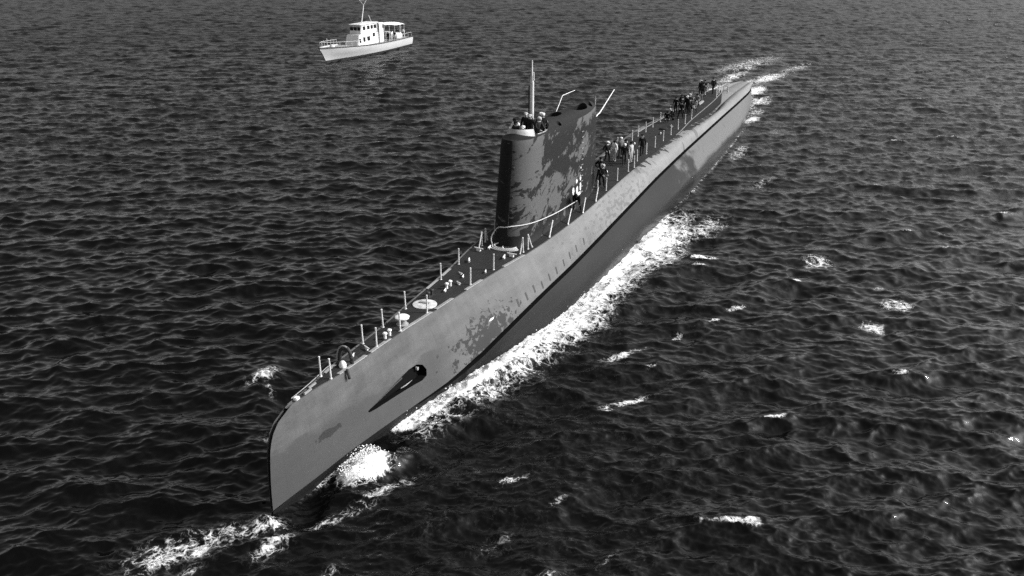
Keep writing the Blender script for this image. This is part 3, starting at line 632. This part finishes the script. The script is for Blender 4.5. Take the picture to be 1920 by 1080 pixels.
crew('hips', 70.0, .15, facing(210), 'dark', 'black', 'pale', 'person in dark jacket with pale cap at the back of the crowd', G3)
crew('bend', 72.0, -.35, facing(150), 'black', 'black', 'black', 'person in black bent down behind the crowd', G3)
crew('stand', 78.2, -.2, facing(190), 'dark', 'dark', 'black', 'person in dark clothes standing behind the pointing man', G3)
# rope handled at the foot of the sail
bm = bmesh.new(); rp = [W(*p) for p in ((31.0, 1.66, 4.95), (30.04, 1.55, 4.93), (27.52, 1.5, 5.06), (25.04, 1.32, 5.24), (23.6, 1.05, 5.38), (22.6, .62, 5.5), (22.35, .2, 5.45), (22.5, -.35, 5.3), (22.4, -.7, 4.7), (22.2, -.5, 4.2))]
rp2 = []
for i in range(len(rp) - 1):
    p0, p1, p2, p3 = rp[max(i - 1, 0)], rp[i], rp[i + 1], rp[min(i + 2, len(rp) - 1)]
    for j in range(5): t = j / 5; rp2.append(.5 * (2 * p1 + (p2 - p0) * t + (2 * p0 - 5 * p1 + 4 * p2 - p3) * t * t + (3 * p1 - p0 - 3 * p2 + p3) * t ** 3))
tube(bm, rp2 + [rp[-1]], .03, 6); ro = bmo('mooring_rope', bm, M_ROPE); tag(ro, 'pale rope slung round the foot of the sail', 'rope')
bm = bmesh.new()
for k in range(3): tube(bm, [W(22.3 + .1 * k + .55 * math.cos(q), .2 + (.9 - .1 * k) * math.sin(q), DZ + .03 + .03 * k) for q in np.linspace(1.6, 5.4, 20)], .04, 6)
ro = bmo('coiled_rope', bm, M_ROPE); tag(ro, 'pale rope lying in a loop on deck before the sail', 'rope')

# ------------------------------------------------------------------ the launch
STERN = Vector((-22.9, 188.1, 0)); STEM = Vector((-33.2, 161.2, 0)); lu = (STEM - STERN).normalized(); LL = (STEM - STERN).length
la = empty('motor_launch', STERN, math.atan2(lu.y, lu.x), 'white cabin motor launch with a mast and canvas awning on open water', 'launch')
M_LH = simple('launch_white_hull', .45, .1, .6); M_LD = simple('launch_grey_deck', .3, .25, 2); M_LC = simple('launch_white_cabin', .6, .15, 1.5); M_GL = Mat('dark_window_glass').out(.012, .08, .5); M_AW = simple('awning_canvas', .8, .08, 2, .9)
XS = np.linspace(0, 1, 41); bw_ = pchip([0, .35, .6, .8, .92, 1.0], [2.75, 3.1, 3.05, 2.45, 1.5, .1]); ww_ = pchip([0, .35, .6, .8, .92, 1.0], [2.5, 2.75, 2.35, 1.35, .5, .04]); fz = pchip([0, .4, .75, 1.0], [1.95, 2.0, 2.35, 2.85])
vs, fs = [], []
for t in XS:
    z1 = float(fz(t)); b, w = float(bw_(t)), float(ww_(t)); sec = [(b - .12, z1 - .3), (b - .1, z1), (b, z1), (b - .02, z1 - .22), ((b * .55 + w * .45), z1 * .5), (w, .42), (w * .86, -.3), (0, -.7)]
    for sg in (1, -1):
        for o, z in (sec if sg == 1 else sec[::-1][1:]): vs.append((t * LL + (z / 2.85) * 2.0 * max(0, (t - .7) / .3) ** 2, sg * o, z))
n = 15
for i in range(40):
    for k in range(n - 1): a = i * n + k; fs.append((a, a + n, a + n + 1, a + 1))
fs.append(tuple(range(n)))
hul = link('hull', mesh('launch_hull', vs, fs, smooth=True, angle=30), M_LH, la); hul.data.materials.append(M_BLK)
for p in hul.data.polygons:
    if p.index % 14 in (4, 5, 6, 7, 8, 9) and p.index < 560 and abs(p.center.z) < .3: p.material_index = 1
vs, fs = [], []
for t in XS[:-1]:
    z1 = float(fz(t)) - .22; b = float(bw_(t)) - .1
    for u in (-1, -.5, 0, .5, 1): vs.append((t * LL + (z1 / 2.85) * 2.0 * max(0, (t - .7) / .3) ** 2, u * b, z1 + .06 * (1 - u * u)))
for i in range(39):
    for k in range(4): a = i * 5 + k; fs.append((a, a + 5, a + 6, a + 1))
link('deck', mesh('launch_deck', vs, fs), M_LD, la)
for sg in (1, -1):
    bm = bmesh.new(); tube(bm, [(t * LL + (float(fz(t)) / 2.85) * 2.0 * max(0, (t - .7) / .3) ** 2, sg * (float(bw_(t)) + .02), float(fz(t)) - .05) for t in np.linspace(0, 1, 30)], .085, 8); bmo('rubbing_strake', bm, M_BLK, la)
def wall_box(name, x0, x1, y, z0, z1, rake=0, mat=M_LC, par=la, taper=0):
    bm = bmesh.new(); box(bm, x0, x1, -y, y, z0, z1)
    for v in bm.verts:
        if v.co.z > (z0 + z1) / 2:
            v.co.y *= (1 - taper)
            if v.co.x > (x0 + x1) / 2: v.co.x -= rake
    bmesh.ops.bevel(bm, geom=list(bm.edges), offset=.12, segments=2, affect='EDGES'); return bmo(name, bm, mat, par)
X = lambda px: (776 - px) / 171 * LL        # along the launch
trunk = wall_box('cabin_trunk', X(706), X(657), 1.5, 1.8, 3.95, .9, taper=.1)
house = wall_box('pilothouse', X(706), X(667), 1.25, 3.9, 5.55, .5, taper=.06)
roof = wall_box('pilothouse_roof', X(707), X(666.5), 1.32, 5.56, 5.72)
ent = wall_box('after_cabin', X(716), X(705), 1.6, 1.8, 5.5)
def pane(x0, x1, z0, z1, y, par):
    for sg in (1,):
        bm = bmesh.new(); box(bm, x0, x1, sg * y - .03, sg * y + .03, z0, z1, .02); bmo('window', bm, M_GL, par)
for a, b in ((672.5, 678), (682, 687.5), (690, 695), (697, 703)): pane(X(b), X(a), 4.62, 5.3, 1.21, house)
for a, b, z0, z1 in ((661.5, 665, 2.5, 3.25), (670, 674.5, 2.55, 3.4), (679, 685, 2.6, 3.4), (692, 696.5, 3.2, 3.85)): pane(X(b), X(a), z0, z1, 1.44, trunk)
for y in (-.78, 0, .78):
    bm = bmesh.new(); xx = X(667) - .2; box(bm, xx - .03, xx + .06, y - .3, y + .3, 4.62, 5.25, .02); bmo('windscreen_pane', bm, M_GL, house)
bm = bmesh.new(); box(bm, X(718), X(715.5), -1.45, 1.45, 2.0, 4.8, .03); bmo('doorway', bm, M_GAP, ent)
vs, fs = [], []      # awning, sagging a little
nx, ny = 14, 8
for i in range(nx + 1):
    for j in range(ny + 1):
        u, v = i / nx, j / ny * 2 - 1; vs.append((X(713) + (X(760) - X(713)) * u, v * 2.35, 5.35 - .55 * u - .32 * v * v + .08 * math.sin(u * 9)))
for i in range(nx):
    for j in range(ny): a = i * (ny + 1) + j; fs.append((a, a + 1, a + ny + 2, a + ny + 1))
me = mesh('awning', vs, fs); aw = link('awning', me, M_AW, la); sm = aw.modifiers.new('thick', 'SOLIDIFY'); sm.thickness = .04
for px in (722, 735, 748, 759):
    for sg in (1, -1):
        bm = bmesh.new(); tube(bm, [(X(px), sg * 2.25, 1.7), (X(px), sg * 2.25, 5.0 - .55 * (px - 713) / 47)], .04, 6); bmo('awning_post', bm, M_LC, la)
bm = bmesh.new(); box(bm, X(760), X(741), -2.2, -.2, 1.75, 3.0, .15); box(bm, X(759), X(743), 0.0, 1.9, 1.75, 2.9, .2); bmo('deck_locker', bm, M_LC, la)
bm = bmesh.new(); mx = X(682.5); tube(bm, [(mx, 0, 5.6), (mx - 1.3, 0, 9.2)], [.11, .08], 8); mast = bmo('mast', bm, M_LC, la)
bm = bmesh.new(); tube(bm, [(mx - 1.15, 0, 8.9), (mx - 1.2, -.75, 9.7), (mx - 1.1, -.8, 10.2)], .06, 6); tube(bm, [(mx - 1.15, 0, 8.9), (mx - 1.5, .5, 9.9), (mx - 1.6, .6, 10.6)], .06, 6); tube(bm, [(mx - 1.2, -.75, 9.7), (mx - 1.5, .5, 9.8)], .05, 6); bmo('mast_fork', bm, M_LC, mast)
bm = bmesh.new(); tube(bm, [(X(702), .3, 5.6), (X(696.5), .3, 7.0)], .05, 6); bmo('stay', bm, M_LC, la)
bm = bmesh.new(); tube(bm, [(X(704.5), 1.62, 1.9), (X(703), 1.62, 5.5)], .06, 6); bmo('exhaust_pipe', bm, M_GAP, la)
def rail(t):
    return (t * LL + (float(fz(t)) / 2.85) * 2.0 * max(0, (t - .7) / .3) ** 2 - .05, float(bw_(t)) - .12, float(fz(t)))
for sg in (1, -1):
    bm = bmesh.new(); tube(bm, [(rail(t)[0], sg * rail(t)[1], rail(t)[2] + .85) for t in np.linspace(.72, .985, 12)], .028, 6); bmo('bow_rail', bm, M_LC, la)
    for t in np.linspace(.72, .985, 7):
        bm = bmesh.new(); x, y, z = rail(t); tube(bm, [(x, sg * y, z - .05), (x, sg * y, z + .85)], .026, 6); bmo('rail_post', bm, M_LC, la)
    for t in np.linspace(.02, .3, 6):
        bm = bmesh.new(); x, y, z = rail(t); tube(bm, [(x, sg * y, z - .05), (x, sg * y, z + .8)], .026, 6); bmo('rail_post', bm, M_LC, la)
    bm = bmesh.new(); tube(bm, [(rail(t)[0], sg * rail(t)[1], rail(t)[2] + .8) for t in np.linspace(.02, .3, 8)], .026, 6); bmo('stern_rail', bm, M_LC, la)
bm = bmesh.new(); lathe(bm, [(.45, 2.3), (.45, 2.7), (.3, 2.95), (.1, 3.0)], X(618), 0, 16); bmo('foredeck_hatch', bm, M_LC, la)
bm = bmesh.new(); tube(bm, [(X(609), 0, 2.4), (X(609), 0, 4.2)], .05, 6); bmo('jackstaff', bm, M_LC, la)
bm = bmesh.new(); tube(bm, [(X(774.5), 0, 1.8), (X(776), 0, 4.4)], .05, 6); bmo('ensign_staff', bm, M_LC, la)
LM = Matrix.Translation(STERN) @ Matrix.Rotation(math.atan2(lu.y, lu.x), 4, 'Z')
def lp(px, y, z): return LM @ Vector((X(px), y, z))
GL = 'people aboard the launch'
person('stand', lp(722, 1.9, 1.82), 2.5, 'black', 'black', 'hair', 'person in black under the awning of the launch, beside the cabin door', GL)
person('stand', lp(728, 2.1, 1.82), 3.5, 'white', 'white', 'hair', 'person dressed in white under the awning of the launch', GL)
person('lean', lp(735, 2.2, 1.82), 3.0, 'dark', 'grey', 'black', 'person in dark jacket leaning at the rail of the launch', GL)
person('stand', lp(768, 1.2, 1.82), 3.0, 'white', 'grey', 'black', 'person in white shirt at the stern of the launch', GL)
person('stand', lp(765, .2, 1.82), 3.4, 'dark', 'dark', 'hair', 'person in dark clothes at the stern of the launch', GL)

# ------------------------------------------------------------------ the sea
def cascade(Lx, N, k0, k1, seed, B=.012, kp=2 * math.pi / 9.0, wind=R(97), spread=2.0):
    g = np.random.default_rng(seed); f = np.fft.fftfreq(N, 1 / N) * 2 * np.pi / Lx; KX, KY = np.meshgrid(f, f, indexing='xy'); K = np.hypot(KX, KY); K[0, 0] = 1
    th = np.arctan2(KY, KX) - wind; c = np.cos(th); D = np.where(c > 0, np.abs(c) ** (2 * spread), .12 * np.abs(c) ** (2 * spread)) + .06; D /= 3.0
    S = B * K ** -4.0 * (1 + 1.1 * np.exp(-(np.log(K / (2 * np.pi / 1.6)) / .8) ** 2)) * np.exp(-1.1 * (kp / K) ** 3) * D; S *= ((K >= k0) & (K < k1)) * np.exp(-(K / (2 * np.pi / .09)) ** 2)
    a = np.sqrt(S) * (2 * np.pi / Lx); h = a * (g.standard_normal((N, N)) + 1j * g.standard_normal((N, N))); h[0, 0] = 0
    ft = lambda q: np.real(np.fft.ifft2(q)) * N * N
    return Lx, N, ft(h), ft(1j * KX / K * h), ft(1j * KY / K * h)
kc = 2 * math.pi / 1.3
C1 = cascade(101.0, 1024, 2 * math.pi / 101, kc, 3, B=.044, kp=2 * math.pi / 6.2, spread=5.0); C2 = cascade(21.3, 512, kc, 2 * math.pi / .1, 5, B=.07, wind=R(92), spread=3.0)
def samp(C, x, y):
    Lx, N = C[0], C[1]; fx = (x / Lx * N) % N; fy = (y / Lx * N) % N; i = np.floor(fx).astype(int) % N; j = np.floor(fy).astype(int) % N; u = fx - np.floor(fx); v = fy - np.floor(fy); i1 = (i + 1) % N; j1 = (j + 1) % N
    return [(A[j, i] * (1 - u) + A[j, i1] * u) * (1 - v) + (A[j1, i] * (1 - u) + A[j1, i1] * u) * v for A in C[2:]]
c_ = .644 / 1150; rr = [0.5, 2, 4, 7, 10, 13, 16]; r = 19.0
while r < 440: rr.append(r); r += c_ * r ** 1.35
while r < 12000: rr.append(r); r *= 1.02 if r < 900 else 1.08
rr = np.array(rr); th = np.concatenate([np.linspace(-R(180), -R(46), 26)[:-1], np.linspace(-R(44.5), R(44.5), 920), np.linspace(R(46), R(180), 26)[1:-1]])
RR, TT = np.meshgrid(rr, th, indexing='ij'); x = (RR * np.sin(TT)).ravel(); y = (RR * np.cos(TT)).ravel()
rad = RR.ravel(); far = np.clip(1.4 - rad / 1500, 0, 1)
h1, dx1, dy1 = samp(C1, x + 37, y + 21); h2, dx2, dy2 = samp(C2, x, y)
h2 *= np.clip(1.25 - rad / 420, .35, 1)
bx, by = x - BOW.x, y - BOW.y; s_ = bx * DX + by * DY; o_ = bx * NX + by * NY; ao = np.abs(o_)
# diverging waves thrown off by the bow on both sides
wk = np.zeros_like(x)
for ang, lam, amp, ph in ((24, 5.2, .13, 0.4), (31, 3.4, .07, 2.1), (17, 7.5, .10, 1.0)):
    a = R(ang); q = ao * math.cos(a) - s_ * math.sin(a); env = np.exp(-((q + 1.5) / 5.0) ** 2) * np.clip((s_ + 2) / 6, 0, 1) * np.clip(1.3 - s_ / 75, 0, 1) * np.clip((ao - 2) / 3, 0, 1)
    wk += amp * env * np.cos(2 * math.pi * q / lam + ph + 1.2 * np.sin(s_ * .21))
hw = np.where((s_ > -1) & (s_ < 108), np.clip(mx_w(s_), 0, 9), 0.0)
def bump(s0, o0, rs, ro, rot=0):
    c, sn = math.cos(rot), math.sin(rot); a = (s_ - s0); b = (o_ - o0); u = (a * c + b * sn) / rs; v = (-a * sn + b * c) / ro; return np.exp(-(u * u + v * v))
mound = .46 * bump(4.0, 1.75, 1.3, .75, .35) + .30 * bump(5.3, 2.6, 2.2, .8, .4) + .45 * bump(12.5, 3.0, 4.0, .9, .16) + .3 * bump(17.5, 4.0, 3.5, 1.0, .16) - .45 * bump(1.2, .9, 1.5, .9) - .35 * bump(7.4, 1.7, 1.5, .8) + .35 * bump(-.7, .25, .7, .6)
mound += .3 * bump(4, -2.2, 2.5, .8, -.35) + .25 * bump(9.2, -7.7, 1.5, .6) + .25 * bump(28, 4.9, 1.6, .6) + .25 * bump(38, 4.8, 1.8, .6) + .25 * bump(48, 5.0, 1.6, .5) - .3 * bump(43, 5.2, 2, .7) - .25 * bump(33, 4.8, 1.8, .7) - .3 * bump(56, 5.2, 3, .8)
# foam density
def band(v, a, b): return np.clip((v - a) / (b - a), 0, 1)
out_t = np.interp(s_, [-2, 0, 2, 5, 8, 12, 16, 22, 28, 34, 41, 48, 56, 70, 90, 108], [.6, 1.3, 2.4, 3.8, 4.3, 5.3, 6.3, 7.6, 7.4, 8.2, 8.8, 7.6, 6.2, 5.6, 5.2, 3.5])
edge = (out_t + .3 - o_) / 3.0
inz = ((s_ > -1.2) & (s_ < 112) & (o_ > 0)).astype(float)
stren = np.interp(s_, [-1.2, .5, 3, 6, 9, 12, 20, 26, 32, 36, 42, 47, 52, 60, 80, 100, 112], [.36, .54, .6, .54, .58, .6, .64, .66, .63, .68, .66, .54, .48, .47, .47, .5, .3])
foam = inz * stren * np.clip(edge, 0, 1) ** .7
dark = .55 * bump(1.3, 1.0, 1.4, .7) + .75 * bump(7.0, 1.35, 1.5, .6) + .35 * bump(52, 5.0, 6, .8) + .35 * bump(64, 5.0, 6, .9) + .3 * bump(6.4, 2.4, .8, .5)
sh_out = np.interp(s_, [7.2, 8.5, 11, 14, 17, 20, 23, 26], [1.5, 2.3, 3.1, 3.7, 4.2, 4.4, 4.3, 4.0])
sheet = ((s_ > 7.2) & (s_ < 27) & (o_ > 0)) * np.clip((sh_out - o_) / .55, 0, 1) * np.interp(s_, [7.2, 8.3, 19, 23, 27], [0, 1.3, 1.25, .6, 0])
foam = np.maximum(foam - dark, 0); foam = np.maximum(foam, sheet)
foam = np.maximum(foam, 1.12 * bump(4.0, 1.85, 1.25, .8, .35) ** .8 * 1.0)
for a in ((-1.0, .2, 1.2, .45, .55, .66), (-2.6, -1.2, 1.9, .7, .6, .66), (-3.6, -2.2, 1.8, .9, .6, .6), (-1.6, 1.3, 1.1, .4, .2, .6), (1.0, 2.5, 1.6, .35, .6, .6), (3.3, 3.3, 1.6, .35, .45, .62),
          (14.6, 10.4, 1.3, .28, .75, .78), (13.6, 9.7, .5, .35, .3, .62), (19.2, 8.4, 1.3, .25, .6, .72), (20.6, 9.2, .8, .2, .6, .6), (39.5, 17.0, 1.1, .8, .2, .74), (33.2, 22.3, 1.0, .8, .3, .74), (29.2, 21.2, .8, .6, .3, .7),
          (9.2, -7.7, 1.1, .5, .2, .72), (8.2, -6.6, 1.2, .2, -.9, .56), (23.1, 10.8, .5, .3, .5, .62), (5.7, 7.7, .6, .25, .4, .6), (6.2, 8.2, .7, .14, .6, .58), (5.3, 10.3, .8, .16, .5, .55), (35.9, 21.2, .6, .3, .4, .6), (28.5, 13.2, .9, .16, .8, .62), (26, 12.4, .9, .18, .8, .6),
          (89.5, 4.0, 1.6, .5, .1, .95), (87.5, 3.3, 1.2, .5, .1, .8), (95, 3.6, 3, .9, 0, .62), (103, 2.6, 3.4, 1.1, .1, .75), (112, .5, 4, 1.2, 0, .8), (117, -2.0, 7, 1.3, .2, .74), (124, .2, 8, 1.3, .25, .78), (124, -5, 9, 1.2, .1, .68), (138, 3, 8, 1.4, .2, .62), (110, -4, 6, 1.5, 0, .8), (140, -5, 16, 3, .2, .6),
          (71, 5.6, 4, .8, 0, .62), (44, 8, 3.5, 1.2, .1, .66), (36, 6.6, 3.5, 1.3, .15, .72), (60, 10, 4, .8, .2, .5), (84, 7.5, 3, .8, 0, .5), (18.5, 10.5, .6, .2, .6, .55), (2.6, 13.1, .9, .4, .4, .46), (-2, 4.1, .6, .3, .3, .55), (-4.2, -.6, .8, .3, .3, .5), (2.0, 9.0, 1.4, .6, .6, .44), (.8, 11.5, 1.6, .5, .7, .45)):
    foam = np.maximum(foam, (a[5] * .78 if a[5] < .79 else a[5] * .85) * bump(a[0], a[1], a[2] * 1.25, a[3] * 1.5, a[4]) ** .7)
foam = np.maximum(foam, .5 * ((s_ > 4) & (s_ < 100) & (o_ < 0)) * np.clip((5.2 - ao) / 1.4, 0, 1) * .9)
near = np.exp(-((ao - hw) / .5) ** 2) * ((s_ > 14) & (s_ < 107)); foam = np.maximum(foam, .42 * near)
foam = np.maximum(foam, .2 * np.clip((s_ + 6) / 6, 0, 1) * np.clip((60 - s_) / 20, 0, 1) * np.clip((o_ - 1) / 3, 0, 1) * np.clip((27 - o_) / 12, 0, 1))
# natural crests: a little foam where the chop folds
crest = np.clip((h1 - 2.15 * h1.std()) / (h1.std() * .8), 0, 1) * (rad < 300) * np.clip((o_ + 4) / 10, .15, 1)
foam = np.maximum(foam, (.49 + .07 * ((o_ > 4) & (s_ < 50))) * crest)
calm = np.clip((ao - hw + .2) / 1.6, .45, 1); calm = 1 - (1 - calm) * np.clip((135 - s_) / 20, 0, 1) * (s_ > -2)
z = (h1 * calm + h2 + wk) * far + mound
lump = samp(C2, x * 1.9 + 3, y * 1.9 + 7)[0]; z += np.clip(foam - .45, 0, 1) * (np.abs(lump) * 1.9 + .03) * np.clip(1.2 - rad / 160, 0, 1)
ch = .72
px_ = x + ch * (dx1 * calm + dx2 * .7) * far; py_ = y + ch * (dy1 * calm + dy2 * .7) * far
co = np.stack([px_, py_, z], -1).astype(np.float32)
nr, nt = len(rr), len(th); ii, jj = np.meshgrid(np.arange(nr - 1), np.arange(nt), indexing='ij'); j2 = (jj + 1) % nt
quads = np.stack([ii * nt + jj, ii * nt + j2, (ii + 1) * nt + j2, (ii + 1) * nt + jj], -1).reshape(-1, 4)[:, ::-1].astype(np.int32)
me = bpy.data.meshes.new('water'); me.vertices.add(len(co)); me.vertices.foreach_set('co', co.ravel()); nq = len(quads); me.loops.add(nq * 4); me.loops.foreach_set('vertex_index', quads.ravel())
me.polygons.add(nq); me.polygons.foreach_set('loop_start', np.arange(0, nq * 4, 4, dtype=np.int32)); me.polygons.foreach_set('use_smooth', np.ones(nq, bool)); me.update(calc_edges=True)
at = me.attributes.new('foam', 'FLOAT', 'POINT'); at.data.foreach_set('value', foam.astype(np.float32))
at = me.attributes.new('far_ripple', 'FLOAT', 'POINT'); at.data.foreach_set('value', np.clip((rad - 55) / 160, 0, 1).astype(np.float32))
M = Mat('sea_water'); X_, Y_, Z_ = M.coord(); v = M.vec(X_, Y_); fm = M.attr('foam'); lod = M.attr('far_ripple')
rip = M.noise(M.vec(X_ * .8, Y_ * 1.3), 5.0, 4, .62); rip2 = M.noise(M.vec(X_ * .9, Y_ * 1.2), 16.0, 2, .6)
wob = M.noise(v, 1.1, 3) * 1.4; vv = M.vec(X_ + wob, Y_ + M.noise(M.vec(Y_, X_), 1.3, 3) * 1.4)
l1 = M.vor(vv, 1.5, 'DISTANCE_TO_EDGE').step(0, .26) * -1 + 1; l2 = M.vor(vv, 4.2, 'DISTANCE_TO_EDGE').step(0, .22) * -1 + 1; nz = M.noise(v, 3.2, 6, .68); nb = M.noise(v, .55, 4, .6); nf = M.noise(v, 22, 3, .7)
lace = l1 * .24 + l2 * .2 + (nz - .5) * 1.0 + (nb - .5) * .7 + (nf - .5) * .35 + .33
mask = (fm * 1.45 - 1.0 + lace).step(.12, .66) * fm.step(.24, .40)
rg = (M.noise(M.vec(X_ * .8 + wob * .5, Y_ * 1.1), 1.1, 5, .6, .6) - .5).m('ABSOLUTE'); rg2 = (M.noise(M.vec(X_, Y_ * 1.2), 2.6, 4, .6, .4) - .5).m('ABSOLUTE')
fil = ((rg * -1).step(-.022, 0) * .75).max((rg2 * -1).step(-.02, 0) * .45) * nz.step(.45, .7) * M.noise(v, .42, 4, .6).step(.52, .68) * fm.step(.1, .3) * .2
mask = mask.max(fil)
thin = (fm * 1.3 - .95 + lace).step(-.1, .5) * fm.step(.1, .3)
sh = M.p; M.out(.006, lod * .3 + .045, .5, rip * .7 + rip2 * .3 + (M.noise(M.vec(X_ * .55, Y_ * 1.5), .9, 5, .7) * (lod * 60.0)), .17, .06); sh.inputs['IOR'].default_value = 1.333
water_col = thin * .03 + .0012
cc = M.node('ShaderNodeCombineColor')
for i in range(3): M.nt.links.new(water_col.s, cc.inputs[i])
M.nt.links.new(cc.outputs[0], sh.inputs['Base Color'])
fo = M.node('ShaderNodeBsdfPrincipled'); fo.inputs['Roughness'].default_value = .9; fo.inputs['Specular IOR Level'].default_value = .1
fc = (nf - .5) * .2 + (l2 * .1) + .78; cf = M.node('ShaderNodeCombineColor')
for i in range(3): M.nt.links.new(fc.s, cf.inputs[i])
M.nt.links.new(cf.outputs[0], fo.inputs['Base Color'])
bp = M.node('ShaderNodeBump'); bp.inputs['Strength'].default_value = .6; bp.inputs['Distance'].default_value = .06; M.nt.links.new((nz + nf * .4).s, bp.inputs['Height']); M.nt.links.new(bp.outputs[0], fo.inputs['Normal'])
mx = M.node('ShaderNodeMixShader'); M.nt.links.new(mask.s, mx.inputs[0]); M.nt.links.new(sh.outputs[0], mx.inputs[1]); M.nt.links.new(fo.outputs[0], mx.inputs[2])
M.nt.links.new(mx.outputs[0], M.nt.nodes['Material Output'].inputs['Surface'])
water = link('water', me, M.m); tag(water, kind='structure')
# thrown spray at the bow and along the side
bm = bmesh.new(); M_SPR = simple('white_spray', .85, .05, 8, .9, .05)
def drop(p, r):
    q = bmesh.ops.create_icosphere(bm, subdivisions=1, radius=r)
    for w in q['verts']: w.co = Vector((w.co.x * random.uniform(.7, 1.5), w.co.y * random.uniform(.7, 1.5), w.co.z * random.uniform(.7, 1.3))) + p
for k in range(900):
    t = random.random(); s = 3.0 + 2.4 * random.random(); o = float(ln_w(s)) + .35 + abs(random.gauss(0, .6)); zz = .35 + .75 * random.random() ** 1.5 * math.exp(-((s - 4.2) / 1.2) ** 2) - .1 * o
    drop(W(s, o, max(zz, .2)), random.uniform(.007, .03) * (1.6 if random.random() < .12 else 1))
for k in range(500):
    s = random.uniform(8, 26); o = float(mx_w(s)) + .4 + abs(random.gauss(0, .7)); drop(W(s, o, .25 + random.random() ** 2 * .45), random.uniform(.01, .04))
spr = bmo('sea_spray', bm, M_SPR); tag(spr, 'white spray drops thrown up at the bow and side', 'spray', kind='stuff')
